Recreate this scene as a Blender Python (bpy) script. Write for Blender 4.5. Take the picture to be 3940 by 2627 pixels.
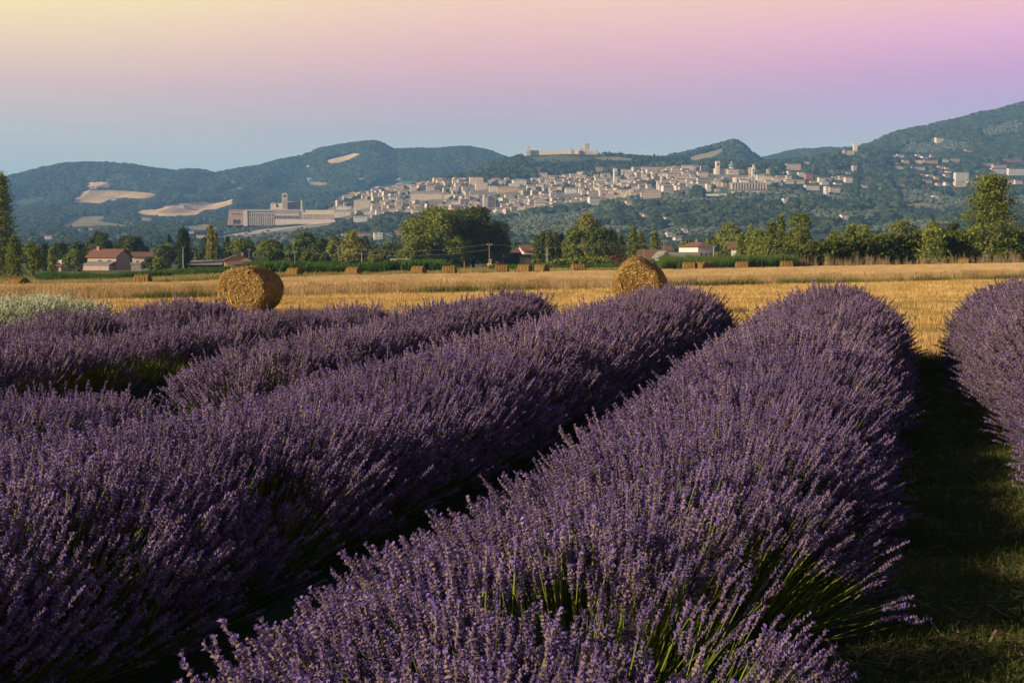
import bpy, math, random
import numpy as np
from math import radians, sin, cos, tan, pi

SC = bpy.context.scene
for _o in list(bpy.data.objects):
    bpy.data.objects.remove(_o)

# ------------------------------------------------------------------ camera
FPX = 6300.0                      # focal length in photograph pixels (3940 wide)
CX, CY, HOR = 1970.0, 1313.5, 985.0
CAMZ = 1.75
PITCH = math.atan((CY - HOR) / FPX)
cam_d = bpy.data.cameras.new("camera")
cam_d.sensor_width = 36.0
cam_d.lens = FPX / 3940.0 * 36.0
cam_d.clip_start = 0.1
cam_d.clip_end = 60000.0
cam = bpy.data.objects.new("camera", cam_d)
SC.collection.objects.link(cam)
cam.location = (0, 0, CAMZ)
cam.rotation_euler = (pi / 2 - PITCH, 0, 0)
SC.camera = cam

# ------------------------------------------------------------------ sun, sky, exposure
SUN_EL, SUN_AZ = 21.0, 28.0       # elevation; degrees behind the pure left direction
sdir = np.array([-cos(radians(SUN_AZ)) * cos(radians(SUN_EL)), -sin(radians(SUN_AZ)) * cos(radians(SUN_EL)), sin(radians(SUN_EL))])
sun_d = bpy.data.lights.new("sun", 'SUN')
sun_d.energy = 5.0
sun_d.angle = radians(0.53)
sun_d.color = (1.0, 0.80, 0.56)
sun = bpy.data.objects.new("sun", sun_d)
SC.collection.objects.link(sun)
from mathutils import Vector
sun.rotation_euler = Vector(tuple(sdir)).to_track_quat('Z', 'Y').to_euler()
sun.location = (-40, -20, 60)

W = bpy.data.worlds.new("World")
SC.world = W
W.use_nodes = True
def s2l(c):
    return tuple(((v / 255.0) / 12.92 if v / 255.0 <= 0.04045 else ((v / 255.0 + 0.055) / 1.055) ** 2.4) for v in c)
SKYK = 0.74                       # the picture is exposed for the low sun (see exposure below)
def build_world():
    nt = W.node_tree
    N, L = nt.nodes, nt.links
    N.clear()
    out = N.new('ShaderNodeOutputWorld')
    bg = N.new('ShaderNodeBackground')
    bg2 = N.new('ShaderNodeBackground')
    mixs = N.new('ShaderNodeMixShader')
    sky = N.new('ShaderNodeTexSky')
    sky.sky_type = 'NISHITA'
    sky.sun_disc = False
    sky.sun_elevation = radians(SUN_EL)
    sky.sun_rotation = math.atan2(sdir[0], sdir[1])
    bg.inputs['Strength'].default_value = 0.05
    L.new(sky.outputs[0], bg.inputs['Color'])
    tc = N.new('ShaderNodeTexCoord')
    sep = N.new('ShaderNodeSeparateXYZ')
    L.new(tc.outputs['Generated'], sep.inputs[0])
    asn = N.new('ShaderNodeMath'); asn.operation = 'ARCSINE'
    L.new(sep.outputs['Z'], asn.inputs[0])
    # elevation 0..90 deg -> 0..1 with a square root so the low sky gets resolution
    dv = N.new('ShaderNodeMath'); dv.operation = 'DIVIDE'; dv.use_clamp = True
    L.new(asn.outputs[0], dv.inputs[0]); dv.inputs[1].default_value = pi / 2
    sq = N.new('ShaderNodeMath'); sq.operation = 'SQRT'
    L.new(dv.outputs[0], sq.inputs[0])
    def ramp(stops):
        r = N.new('ShaderNodeValToRGB')
        cr = r.color_ramp
        cr.interpolation = 'EASE' if False else 'LINEAR'
        while len(cr.elements) > 1:
            cr.elements.remove(cr.elements[-1])
        for i, (e, c, k) in enumerate(stops):
            p = math.sqrt(max(e, 0) / 90.0)
            el = cr.elements[0] if i == 0 else cr.elements.new(p)
            el.position = p
            lin = s2l(c)
            k *= SKYK; el.color = (lin[0] * k, lin[1] * k, lin[2] * k, 1)
        L.new(sq.outputs[0], r.inputs[0])
        return r
    hi = [(16, (205, 178, 166), .55), (30, (105, 114, 142), .48), (55, (60, 78, 118), .45), (90, (42, 60, 104), .45)]
    A = ramp([(0, (182, 200, 189), 1.233), (2.5, (190, 204, 192), 1.233), (4.3, (204, 191, 179), 1.135), (5.8, (227, 189, 174), 1.06), (7.5, (248, 211, 160), 1.09), (9.2, (255, 236, 149), 1.09)] + hi)
    B = ramp([(0, (179, 195, 184), 1.233), (3.2, (188, 199, 189), 1.233), (4.3, (187, 178, 183), 1.135), (5.5, (211, 169, 183), 1.06), (6.8, (233, 174, 177), 1.06), (8.2, (243, 190, 171), 1.09), (9.4, (246, 203, 166), 1.09)] + hi)
    C = ramp([(0, (179, 193, 186), 1.233), (3.4, (189, 193, 190), 1.233), (5.0, (190, 158, 198), 1.135), (6.2, (212, 150, 196), 1.06), (7.6, (235, 166, 194), 1.09), (9.0, (246, 185, 166), 1.09)] + hi)
    # azimuth: left A, middle B, right C
    at = N.new('ShaderNodeMath'); at.operation = 'ARCTAN2'
    L.new(sep.outputs['X'], at.inputs[0]); L.new(sep.outputs['Y'], at.inputs[1])
    def mr(a, b):
        m = N.new('ShaderNodeMapRange'); m.interpolation_type = 'SMOOTHSTEP'
        m.inputs['From Min'].default_value = radians(a); m.inputs['From Max'].default_value = radians(b)
        L.new(at.outputs[0], m.inputs['Value'])
        return m
    m1, m2 = mr(-19, 2), mr(0, 19)
    x1 = N.new('ShaderNodeMix'); x1.data_type = 'RGBA'
    L.new(m1.outputs[0], x1.inputs[0]); L.new(A.outputs[0], x1.inputs[6]); L.new(B.outputs[0], x1.inputs[7])
    x2 = N.new('ShaderNodeMix'); x2.data_type = 'RGBA'
    L.new(m2.outputs[0], x2.inputs[0]); L.new(x1.outputs[2], x2.inputs[6]); L.new(C.outputs[0], x2.inputs[7])
    L.new(x2.outputs[2], bg2.inputs['Color'])
    bg2.inputs['Strength'].default_value = 1.0
    mixs.inputs[0].default_value = 0.9
    L.new(bg.outputs[0], mixs.inputs[1]); L.new(bg2.outputs[0], mixs.inputs[2])
    L.new(mixs.outputs[0], out.inputs['Surface'])
build_world()
VS = SC.view_settings
VS.view_transform = 'Standard'
VS.look = 'None'
VS.exposure = 0.8
VS.gamma = 1.0
VS.use_curve_mapping = False
SC.cycles.use_denoising = True
SC.cycles.max_bounces = 4
SC.cycles.diffuse_bounces = 2
SC.cycles.use_adaptive_sampling = True
SC.cycles.adaptive_threshold = 0.02
SC.cycles.glossy_bounces = 2
SC.cycles.transmission_bounces = 3
SC.cycles.transparent_max_bounces = 8
SC.cycles.volume_bounces = 0
SC.cycles.caustics_reflective = False
SC.cycles.caustics_refractive = False

# ------------------------------------------------------------------ helpers
RNG = np.random.default_rng(7)
random.seed(7)
COL = SC.collection
_fw = np.array([0, cos(PITCH), -sin(PITCH)]); _up = np.array([0, sin(PITCH), cos(PITCH)])
def unproj(x, y, d):
    """photograph pixel + distance along Y -> world point"""
    dr = _fw + np.array([1, 0, 0]) * ((x - CX) / FPX) + _up * ((CY - y) / FPX)
    p = dr * (d / dr[1])
    return np.array([p[0], p[1], p[2] + CAMZ])
def proj(P):
    P = np.asarray(P, float) - np.array([0, 0, CAMZ])
    w = P @ _fw
    return CX + FPX * P[..., 0] / w, CY - FPX * (P @ _up) / w
def sstep(a, b, x):
    t = np.clip((np.asarray(x, float) - a) / (b - a), 0, 1)
    return t * t * (3 - 2 * t)

_vn = RNG.random((256, 256))
def noise2(x, y):
    x = np.asarray(x, float); y = np.asarray(y, float)
    xi = np.floor(x).astype(int); yi = np.floor(y).astype(int)
    fx = x - xi; fy = y - yi
    fx = fx * fx * (3 - 2 * fx); fy = fy * fy * (3 - 2 * fy)
    a = _vn[xi & 255, yi & 255]; b = _vn[(xi + 1) & 255, yi & 255]
    c = _vn[xi & 255, (yi + 1) & 255]; d = _vn[(xi + 1) & 255, (yi + 1) & 255]
    return (a * (1 - fx) + b * fx) * (1 - fy) + (c * (1 - fx) + d * fx) * fy
def fbm(x, y, o=4):
    s, a, t = 0, 1.0, 0
    for i in range(o):
        s = s + a * noise2(x * 2 ** i + 17.3 * i, y * 2 ** i + 9.1 * i); t += a; a *= .5
    return s / t - .5

def mk(name, V, faces, mats, smooth=False, attrs=None):
    """faces: list of (int array n x k, material index or array)"""
    me = bpy.data.meshes.new(name)
    V = np.asarray(V, np.float32)
    me.vertices.add(len(V))
    me.vertices.foreach_set('co', V.ravel())
    faces = [(np.asarray(f, np.int32), m) for f, m in faces if len(f)]
    nl = sum(f.size for f, _ in faces); npoly = sum(len(f) for f, _ in faces)
    if npoly:
        me.loops.add(nl); me.polygons.add(npoly)
        me.loops.foreach_set('vertex_index', np.concatenate([f.ravel() for f, _ in faces]))
        tot = np.concatenate([np.full(len(f), f.shape[1], np.int32) for f, _ in faces])
        st = np.concatenate([[0], np.cumsum(tot)[:-1]]).astype(np.int32)
        me.polygons.foreach_set('loop_start', st)
        mi = np.concatenate([np.full(len(f), m, np.int32) if np.isscalar(m) else np.asarray(m, np.int32) for f, m in faces])
        me.polygons.foreach_set('material_index', mi)
        me.polygons.foreach_set('use_smooth', np.full(npoly, bool(smooth)))
    for m in mats:
        me.materials.append(m)
    if attrs:
        for k, (typ, dom, data) in attrs.items():
            at = me.attributes.new(k, typ, dom)
            key = 'color' if 'COLOR' in typ else ('vector' if 'VECTOR' in typ else 'value')
            at.data.foreach_set(key, np.asarray(data).ravel())
    me.update(calc_edges=True)
    return me

def ob(name, me, parent=None, loc=None, rot=None, scale=None):
    o = bpy.data.objects.new(name, me)
    COL.objects.link(o)
    if parent is not None:
        o.parent = parent
    if loc is not None: o.location = tuple(loc)
    if rot is not None: o.rotation_euler = rot
    if scale is not None: o.scale = scale
    return o
def tag(o, label=None, cat=None, group=None, kind=None):
    if label: o['label'] = label
    if cat: o['category'] = cat
    if group: o['group'] = group
    if kind: o['kind'] = kind
    return o
def thing(name, label, cat, loc, rz=0.0, group=None):
    o = ob(name, None, None, loc, (0, 0, rz))
    o.empty_display_size = 0.1
    return tag(o, label, cat, group)

class B:
    """collects simple shapes into one mesh"""
    def __init__(s):
        s.v = []; s.f = {}; s.n = 0
    def add(s, V, F, m=0):
        V = np.asarray(V, float)
        s.v.append(V)
        F = np.asarray(F, int) + s.n
        s.f.setdefault((F.shape[1], m), []).append(F)
        s.n += len(V)
        return s
    def box(s, x0, x1, y0, y1, z0, z1, m=0):
        V = [(x0, y0, z0), (x1, y0, z0), (x1, y1, z0), (x0, y1, z0), (x0, y0, z1), (x1, y0, z1), (x1, y1, z1), (x0, y1, z1)]
        F = [(0, 3, 2, 1), (4, 5, 6, 7), (0, 1, 5, 4), (1, 2, 6, 5), (2, 3, 7, 6), (3, 0, 4, 7)]
        return s.add(V, F, m)
    def hull8(s, bot, top, m=0):
        F = [(0, 3, 2, 1), (4, 5, 6, 7), (0, 1, 5, 4), (1, 2, 6, 5), (2, 3, 7, 6), (3, 0, 4, 7)]
        return s.add(list(bot) + list(top), F, m)
    def gable(s, x0, x1, y0, y1, z0, h, ov=.4, th=.22, m=0, axis='x'):
        """gable roof, ridge along x (or y): two thick slabs"""
        for sg in (-1, 1):
            if axis == 'x':
                ym = (y0 + y1) / 2; ye = y0 - ov if sg < 0 else y1 + ov
                zl = z0 - h * ov / ((y1 - y0) / 2)
                bot = [(x0 - ov, ye, zl), (x1 + ov, ye, zl), (x1 + ov, ym, z0 + h), (x0 - ov, ym, z0 + h)]
            else:
                xm = (x0 + x1) / 2; xe = x0 - ov if sg < 0 else x1 + ov
                zl = z0 - h * ov / ((x1 - x0) / 2)
                bot = [(xe, y0 - ov, zl), (xe, y1 + ov, zl), (xm, y1 + ov, z0 + h), (xm, y0 - ov, z0 + h)]
            top = [(p[0], p[1], p[2] + th) for p in bot]
            s.hull8(bot, top, m)
        return s
    def hip(s, x0, x1, y0, y1, z0, h, ov=.4, m=0):
        x0 -= ov; x1 += ov; y0 -= ov; y1 += ov
        w, d = x1 - x0, y1 - y0
        r = min(w, d) / 2
        if w >= d:
            a, b = (x0 + r, (y0 + y1) / 2, z0 + h), (x1 - r + 1e-3, (y0 + y1) / 2, z0 + h)
        else:
            a, b = ((x0 + x1) / 2, y0 + r, z0 + h), ((x0 + x1) / 2, y1 - r + 1e-3, z0 + h)
        V = [(x0, y0, z0), (x1, y0, z0), (x1, y1, z0), (x0, y1, z0), a, b]
        if w >= d:
            s.add(V, [(0, 1, 5, 4), (2, 3, 4, 5), (3, 2, 1, 0)], m); s.add(V, [(1, 2, 5), (3, 0, 4)], m)
        else:
            s.add(V, [(1, 2, 5, 4), (3, 0, 4, 5), (3, 2, 1, 0)], m); s.add(V, [(0, 1, 4), (2, 3, 5)], m)
        return s
    def tube(s, P, R, n=6, m=0, cap=True):
        P = np.asarray(P, float); R = np.broadcast_to(np.asarray(R, float), (len(P),))
        T = np.gradient(P, axis=0); T /= np.linalg.norm(T, axis=1)[:, None] + 1e-9
        ref = np.where(np.abs(T[:, 2:3]) > .9, np.array([[1, 0, 0]]), np.array([[0, 0, 1]]))
        U = np.cross(T, ref); U /= np.linalg.norm(U, axis=1)[:, None]
        Wv = np.cross(T, U)
        a = np.arange(n) / n * 2 * pi
        V = (P[:, None, :] + R[:, None, None] * (np.cos(a)[None, :, None] * U[:, None, :] + np.sin(a)[None, :, None] * Wv[:, None, :])).reshape(-1, 3)
        F = []
        for i in range(len(P) - 1):
            for j in range(n):
                k = (j + 1) % n
                F.append((i * n + j, i * n + k, (i + 1) * n + k, (i + 1) * n + j))
        s.add(V, F, m)
        return s
    def lathe(s, prof, n=16, c=(0, 0), m=0):
        a = np.arange(n) / n * 2 * pi
        V = [(c[0] + r * cos(t), c[1] + r * sin(t), z) for r, z in prof for t in a]
        F = []
        for i in range(len(prof) - 1):
            for j in range(n):
                k = (j + 1) % n
                F.append((i * n + j, i * n + k, (i + 1) * n + k, (i + 1) * n + j))
        return s.add(V, F, m)
    def mesh(s, name, mats, smooth=False):
        return mk(name, np.concatenate(s.v), [(np.concatenate(f), k[1]) for k, f in s.f.items()], mats if isinstance(mats, (list, tuple)) else [mats], smooth)

# ------------------------------------------------------------------ materials
ALB = .76     # overall reflectance level of the scene's paints and plants for the chosen exposure
def alb(c):
    return tuple(v * ALB for v in c)
def nodes(m):
    m.use_nodes = True
    nt = m.node_tree
    return nt, nt.nodes, nt.links
def mat(name, c1, c2=None, rough=.9, scale=8.0, rand=0.0, bump=0.0, detail=4, spec=.2, coords='Object', stretch=None, c3=None):
    """Principled surface: noise mixes c1/c2, object random shifts towards c3 / value"""
    m = bpy.data.materials.new(name)
    nt, N, L = nodes(m)
    p = N['Principled BSDF']
    p.inputs['Roughness'].default_value = rough
    p.inputs['Specular IOR Level'].default_value = spec
    if c2 is None:
        c2 = tuple(v * .8 for v in c1)
    c1, c2, c3 = alb(c1), alb(c2), (alb(c3) if c3 else None)
    tc = N.new('ShaderNodeTexCoord')
    src = tc.outputs[coords]
    if stretch:
        mp = N.new('ShaderNodeMapping'); mp.inputs['Scale'].default_value = stretch
        L.new(src, mp.inputs[0]); src = mp.outputs[0]
    nz = N.new('ShaderNodeTexNoise'); nz.inputs['Scale'].default_value = scale; nz.inputs['Detail'].default_value = detail; nz.inputs['Roughness'].default_value = .65
    L.new(src, nz.inputs['Vector'])
    mr = N.new('ShaderNodeMapRange'); mr.inputs[1].default_value = .34; mr.inputs[2].default_value = .66
    L.new(nz.outputs[0], mr.inputs[0])
    mx = N.new('ShaderNodeMix'); mx.data_type = 'RGBA'
    mx.inputs[6].default_value = (*c1, 1); mx.inputs[7].default_value = (*c2, 1)
    L.new(mr.outputs[0], mx.inputs[0])
    col = mx.outputs[2]
    if rand or c3:
        oi = N.new('ShaderNodeObjectInfo')
        if c3:
            m3 = N.new('ShaderNodeMix'); m3.data_type = 'RGBA'; m3.inputs[7].default_value = (*c3, 1)
            wn = N.new('ShaderNodeTexWhiteNoise'); wn.noise_dimensions = '1D'
            L.new(oi.outputs['Random'], wn.inputs['W'])
            L.new(wn.outputs[0], m3.inputs[0]); L.new(col, m3.inputs[6]); col = m3.outputs[2]
        hs = N.new('ShaderNodeHueSaturation')
        mv = N.new('ShaderNodeMapRange'); mv.inputs[3].default_value = 1 - rand; mv.inputs[4].default_value = 1 + rand
        L.new(oi.outputs['Random'], mv.inputs[0]); L.new(mv.outputs[0], hs.inputs['Value'])
        L.new(col, hs.inputs['Color']); col = hs.outputs[0]
    L.new(col, p.inputs['Base Color'])
    if bump:
        bp = N.new('ShaderNodeBump'); bp.inputs['Strength'].default_value = bump; bp.inputs['Distance'].default_value = .1
        L.new(nz.outputs[0], bp.inputs['Height']); L.new(bp.outputs[0], p.inputs['Normal'])
    return m
def leafmat(name, c1, c2, trans=.3, rand=.25, attr=None):
    """thin leaves: diffuse + translucent; c1..c2 by per-object random and a per-face attribute"""
    c1, c2 = alb(c1), alb(c2)
    m = bpy.data.materials.new(name)
    nt, N, L = nodes(m)
    N.remove(N['Principled BSDF'])
    out = N['Material Output']
    oi = N.new('ShaderNodeObjectInfo')
    mx = N.new('ShaderNodeMix'); mx.data_type = 'RGBA'
    mx.inputs[6].default_value = (*c1, 1); mx.inputs[7].default_value = (*c2, 1)
    if attr:
        a = N.new('ShaderNodeAttribute'); a.attribute_name = attr
        L.new(a.outputs['Fac'], mx.inputs[0])
    else:
        wn = N.new('ShaderNodeTexWhiteNoise'); wn.noise_dimensions = '1D'
        L.new(oi.outputs['Random'], wn.inputs['W']); L.new(wn.outputs[0], mx.inputs[0])
    hs = N.new('ShaderNodeHueSaturation')
    mv = N.new('ShaderNodeMapRange'); mv.inputs[3].default_value = 1 - rand; mv.inputs[4].default_value = 1 + rand
    L.new(oi.outputs['Random'], mv.inputs[0]); L.new(mv.outputs[0], hs.inputs['Value']); L.new(mx.outputs[2], hs.inputs['Color'])
    df = N.new('ShaderNodeBsdfDiffuse'); tr = N.new('ShaderNodeBsdfTranslucent'); ms = N.new('ShaderNodeMixShader')
    L.new(hs.outputs[0], df.inputs[0]); L.new(hs.outputs[0], tr.inputs[0])
    ms.inputs[0].default_value = trans
    L.new(df.outputs[0], ms.inputs[1]); L.new(tr.outputs[0], ms.inputs[2]); L.new(ms.outputs[0], out.inputs[0])
    return m
def attrmat(name, scale=.3, amt=.35, rough=.95, scale2=None, stretch=None, bump=0):
    """ground: vertex colour 'Col' broken up by noise"""
    m = bpy.data.materials.new(name)
    nt, N, L = nodes(m)
    p = N['Principled BSDF']; p.inputs['Roughness'].default_value = rough; p.inputs['Specular IOR Level'].default_value = .1
    a = N.new('ShaderNodeAttribute'); a.attribute_name = 'Col'
    tc = N.new('ShaderNodeTexCoord'); src = tc.outputs['Object']
    if stretch:
        mp = N.new('ShaderNodeMapping'); mp.inputs['Scale'].default_value = stretch
        L.new(src, mp.inputs[0]); src = mp.outputs[0]
    col = a.outputs['Color']
    for s_ in ([scale] + ([scale2] if scale2 else [])):
        nz = N.new('ShaderNodeTexNoise'); nz.inputs['Scale'].default_value = s_; nz.inputs['Detail'].default_value = 6; nz.inputs['Roughness'].default_value = .7
        L.new(src, nz.inputs['Vector'])
        mr = N.new('ShaderNodeMapRange'); mr.inputs[1].default_value = .3; mr.inputs[2].default_value = .7; mr.inputs[3].default_value = 1 - amt; mr.inputs[4].default_value = 1 + amt
        L.new(nz.outputs[0], mr.inputs[0])
        hs = N.new('ShaderNodeHueSaturation'); L.new(mr.outputs[0], hs.inputs['Value']); L.new(col, hs.inputs['Color'])
        col = hs.outputs[0]
    L.new(col, p.inputs['Base Color'])
    if bump:
        bp = N.new('ShaderNodeBump'); bp.inputs['Strength'].default_value = bump; bp.inputs['Distance'].default_value = .05
        L.new(nz.outputs[0], bp.inputs['Height']); L.new(bp.outputs[0], p.inputs['Normal'])
    return m

M = {}
M['hill'] = attrmat('hillside', .012, .25, scale2=.08)
M['field'] = attrmat('farm_soil', .9, .3, scale2=9.0, bump=.4)
M['stone'] = mat('pale_limestone', (.66, .56, .47), (.56, .47, .40), scale=.25, rand=.12)
M['town'] = mat('town_stone', (.65, .51, .385), (.56, .44, .335), scale=.3, rand=.15, c3=(.78, .66, .52))
M['brick'] = mat('pink_brick', (.46, .29, .23), (.40, .26, .21), scale=.3)
M['cream'] = mat('cream_plaster_and_lit_stone', (.80, .67, .51), (.71, .59, .455), scale=.3, rand=.1)  # plaster of houses; on the castle a paler colour for sunlit stone
M['white'] = mat('white_plaster', (.78, .74, .68), (.70, .66, .60), scale=.5)
M['peach'] = mat('peach_plaster', (.66, .46, .28), (.58, .40, .25), scale=.5)
M['ochre'] = mat('ochre_plaster', (.62, .38, .12), (.55, .34, .12), scale=.5)
M['redwall'] = mat('red_plaster', (.55, .22, .14), scale=.5)
M['rubble'] = mat('rubble_stone', (.56, .44, .37), (.38, .28, .23), scale=1.6, detail=6, bump=.5)
M['roof'] = mat('old_roof_tile', (.37, .285, .23), (.29, .22, .18), scale=.6, rand=.2, c3=(.44, .345, .28))
M['terra'] = mat('terracotta_tile', (.25, .125, .085), (.18, .095, .07), scale=1.2, rand=.12)
M['browntile'] = mat('brown_tile', (.21, .115, .08), (.16, .09, .07), scale=1.5)
M['greyroof'] = mat('fibre_cement', (.30, .29, .27), (.22, .21, .20), scale=1.5)
M['timber'] = mat('dark_timber', (.05, .04, .035), (.03, .025, .02), scale=3)
M['dark'] = mat('dark_opening', (.045, .045, .05), (.03, .03, .035), rough=.5)
M['glass'] = mat('window_glass', (.10, .12, .15), (.07, .08, .1), rough=.15, spec=.6)
M['copper'] = mat('verdigris_copper', (.16, .34, .24), (.12, .27, .2), scale=.8)
M['bark'] = mat('bark', (.13, .10, .075), (.08, .065, .05), scale=4)
M['palebark'] = mat('pale_bark', (.42, .40, .35), (.22, .20, .17), scale=2.5)
M['polewood'] = mat('weathered_pole', (.32, .28, .24), (.24, .21, .18), scale=3)
M['concrete'] = mat('concrete_pole', (.5, .48, .44), (.42, .4, .37), scale=3)
M['wire'] = mat('wire', (.45, .44, .42), rough=.5)
M['yellow'] = mat('yellow_paint', (.6, .42, .04), rough=.6)
M['red'] = mat('red_paint', (.6, .05, .03), rough=.6)

# ------------------------------------------------------------------ terrain
WF = np.array([(-800, 52), (0, 66), (800, 74), (2000, 86), (3000, 96), (3940, 103), (4800, 108)], float)     # front edge of the standing wheat
WB = np.array([(-800, 64), (0, 80), (500, 96), (1000, 118), (1600, 140), (2500, 152), (3000, 165), (3400, 180), (3940, 195), (4800, 215)], float)
def azx(X, Y):
    return CX + FPX * np.asarray(X, float) / np.maximum(np.asarray(Y, float), .5)
def field_z(X, Y):
    X = np.asarray(X, float); Y = np.asarray(Y, float)
    z = -.004 * np.clip(Y - 60, 0, 390)
    z = z + .0135 * np.clip(X, -60, 80) * sstep(40, 100, Y) * (1 - sstep(240, 520, Y))
    z = z - .5 * (1 - sstep(300, 1000, azx(X, Y))) * sstep(84, 112, Y)
    return z
XS = np.array([-700, 0, 400, 850, 1000, 1180, 1250, 1320, 1480, 1600, 1700, 1830, 1935, 2030, 2200, 2330, 2450, 2620, 2700, 2830, 2960, 3100, 3200, 3290, 3350, 3450, 3685, 3940, 4700], float)
def row(*p):
    a = np.array(p, float)
    return np.interp(XS, a[:, 0], a[:, 1])
YS_CTRL = [
    (1350, row((0, 1000), (3940, 998))),
    (1600, row((0, 985), (850, 975), (1600, 968), (2400, 955), (3200, 945), (3940, 945))),
    (2000, row((0, 962), (850, 938), (1250, 925), (1600, 905), (2000, 890), (2400, 862), (2800, 842), (3200, 848), (3600, 850), (3940, 850))),
    (2450, row((0, 935), (850, 902), (1000, 884), (1180, 874), (1250, 868), (1320, 858), (1480, 845), (1600, 830), (1830, 825), (2030, 812), (2200, 792), (2450, 765), (2620, 742), (2830, 735), (2960, 745), (3200, 760), (3450, 770), (3940, 770))),
    (2640, row((0, 922), (850, 884), (1000, 866), (1180, 852), (1250, 850), (1320, 835), (1480, 800), (1600, 785), (1830, 772), (2030, 758), (2200, 752), (2450, 725), (2620, 708), (2830, 702), (2960, 712), (3200, 722), (3450, 735), (3940, 735))),
    (2800, row((0, 910), (850, 880), (1180, 848), (1250, 826), (1320, 803), (1480, 765), (1600, 745), (1830, 727), (2030, 718), (2200, 718), (2450, 695), (2620, 680), (2830, 680), (2960, 690), (3200, 695), (3450, 710), (3940, 715))),
    (3000, row((0, 895), (850, 876), (1180, 860), (1250, 812), (1320, 780), (1480, 735), (1600, 716), (1700, 703), (1830, 690), (2030, 686), (2200, 684), (2330, 672), (2450, 664), (2620, 652), (2830, 648), (2960, 654), (3200, 655), (3450, 682), (3940, 692))),
    (3300, row((0, 868), (850, 860), (1180, 862), (1250, 830), (1480, 770), (1600, 735), (1700, 708), (1830, 678), (1935, 622), (2030, 598), (2200, 597), (2330, 600), (2450, 605), (2620, 617), (2700, 632), (2830, 640), (2960, 640), (3100, 630), (3200, 607), (3290, 594), (3350, 600), (3450, 615), (3685, 632), (3940, 640))),
    (3750, row((0, 838), (850, 828), (1180, 832), (1600, 790), (1935, 720), (2200, 690), (2450, 660), (2620, 640), (2960, 650), (3200, 630), (3290, 590), (3350, 575), (3450, 562), (3685, 545), (3940, 520))),
    (4300, row((0, 790), (400, 770), (850, 765), (1180, 770), (1480, 745), (1700, 735), (1935, 720), (2200, 690), (2450, 650), (2580, 628), (2700, 588), (2764, 574), (2830, 562), (2862, 568), (2900, 600), (2935, 630), (2960, 652), (3100, 660), (3200, 640), (3290, 584), (3350, 561), (3450, 533), (3551, 502), (3685, 477), (3819, 444), (3940, 410), (4300, 340), (4700, 300))),
    (4750, row((0, 735), (400, 705), (850, 728), (1180, 715), (1480, 680), (1700, 668), (1935, 690), (2200, 700), (2700, 660), (2960, 660), (3100, 640), (3200, 620), (3290, 600), (3450, 560), (3685, 500), (3940, 430), (4700, 330))),
    (5400, row((-700, 730), (0, 700), (35, 695), (170, 658), (320, 637), (485, 642), (670, 667), (737, 658), (840, 678), (938, 658), (1072, 632), (1172, 606), (1231, 580), (1340, 566), (1440, 554), (1482, 569), (1508, 586), (1608, 586), (1708, 582), (1792, 577), (1860, 585), (1935, 611), (2030, 645), (2200, 690), (2830, 640), (2931, 616), (3015, 596), (3100, 586), (3180, 575), (3250, 582), (3290, 588), (3940, 450), (4700, 350))),
    (6200, row((0, 800), (3940, 700))),
    (9000, row((0, 900), (3940, 900))),
]
_cx = np.linspace(-700, 4700, 541)
_ctrl = []
RIDGE = {5400: [(-700, 730), (0, 700), (35, 693), (170, 658), (250, 643), (320, 637), (405, 636), (485, 642), (560, 655), (670, 667), (737, 658), (790, 668), (840, 678), (938, 658), (1072, 632), (1172, 606), (1231, 580), (1280, 574), (1340, 566), (1390, 558), (1440, 553), (1465, 558), (1482, 569), (1508, 586), (1560, 585), (1608, 587), (1708, 582), (1792, 577), (1860, 585), (1935, 611), (2030, 645), (2200, 690), (2830, 640), (2931, 616), (3015, 596), (3100, 586), (3180, 575), (3250, 582), (3290, 588), (3940, 450), (4700, 350)]}
for dd, yy in YS_CTRL:
    if dd in RIDGE:
        a = np.array(RIDGE[dd], float); yv = np.interp(_cx, a[:, 0], a[:, 1]); k = 3
    else:
        yv = np.interp(_cx, XS, yy); k = 5
    ker = np.hanning(k + 2)[1:-1]; ker /= ker.sum()
    yv = np.convolve(np.pad(yv, k // 2, mode='edge'), ker, 'valid')
    _ctrl.append((dd, yv))
_cd = np.array([650., 1000.] + [d for d, _ in _ctrl])
_zt = []
for dd in (650., 1000.):
    _zt.append(np.full(len(_cx), -1.6 if dd < 900 else -2.0))
for dd, yv in _ctrl:
    # height that puts the point at photograph row yv (frame pitch included)
    t = ((CY - yv) / FPX)
    dz = (-sin(PITCH) + t * cos(PITCH)) / (cos(PITCH) + t * sin(PITCH))
    _zt.append(CAMZ + dz * dd)
_zt = np.array(_zt)
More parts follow.
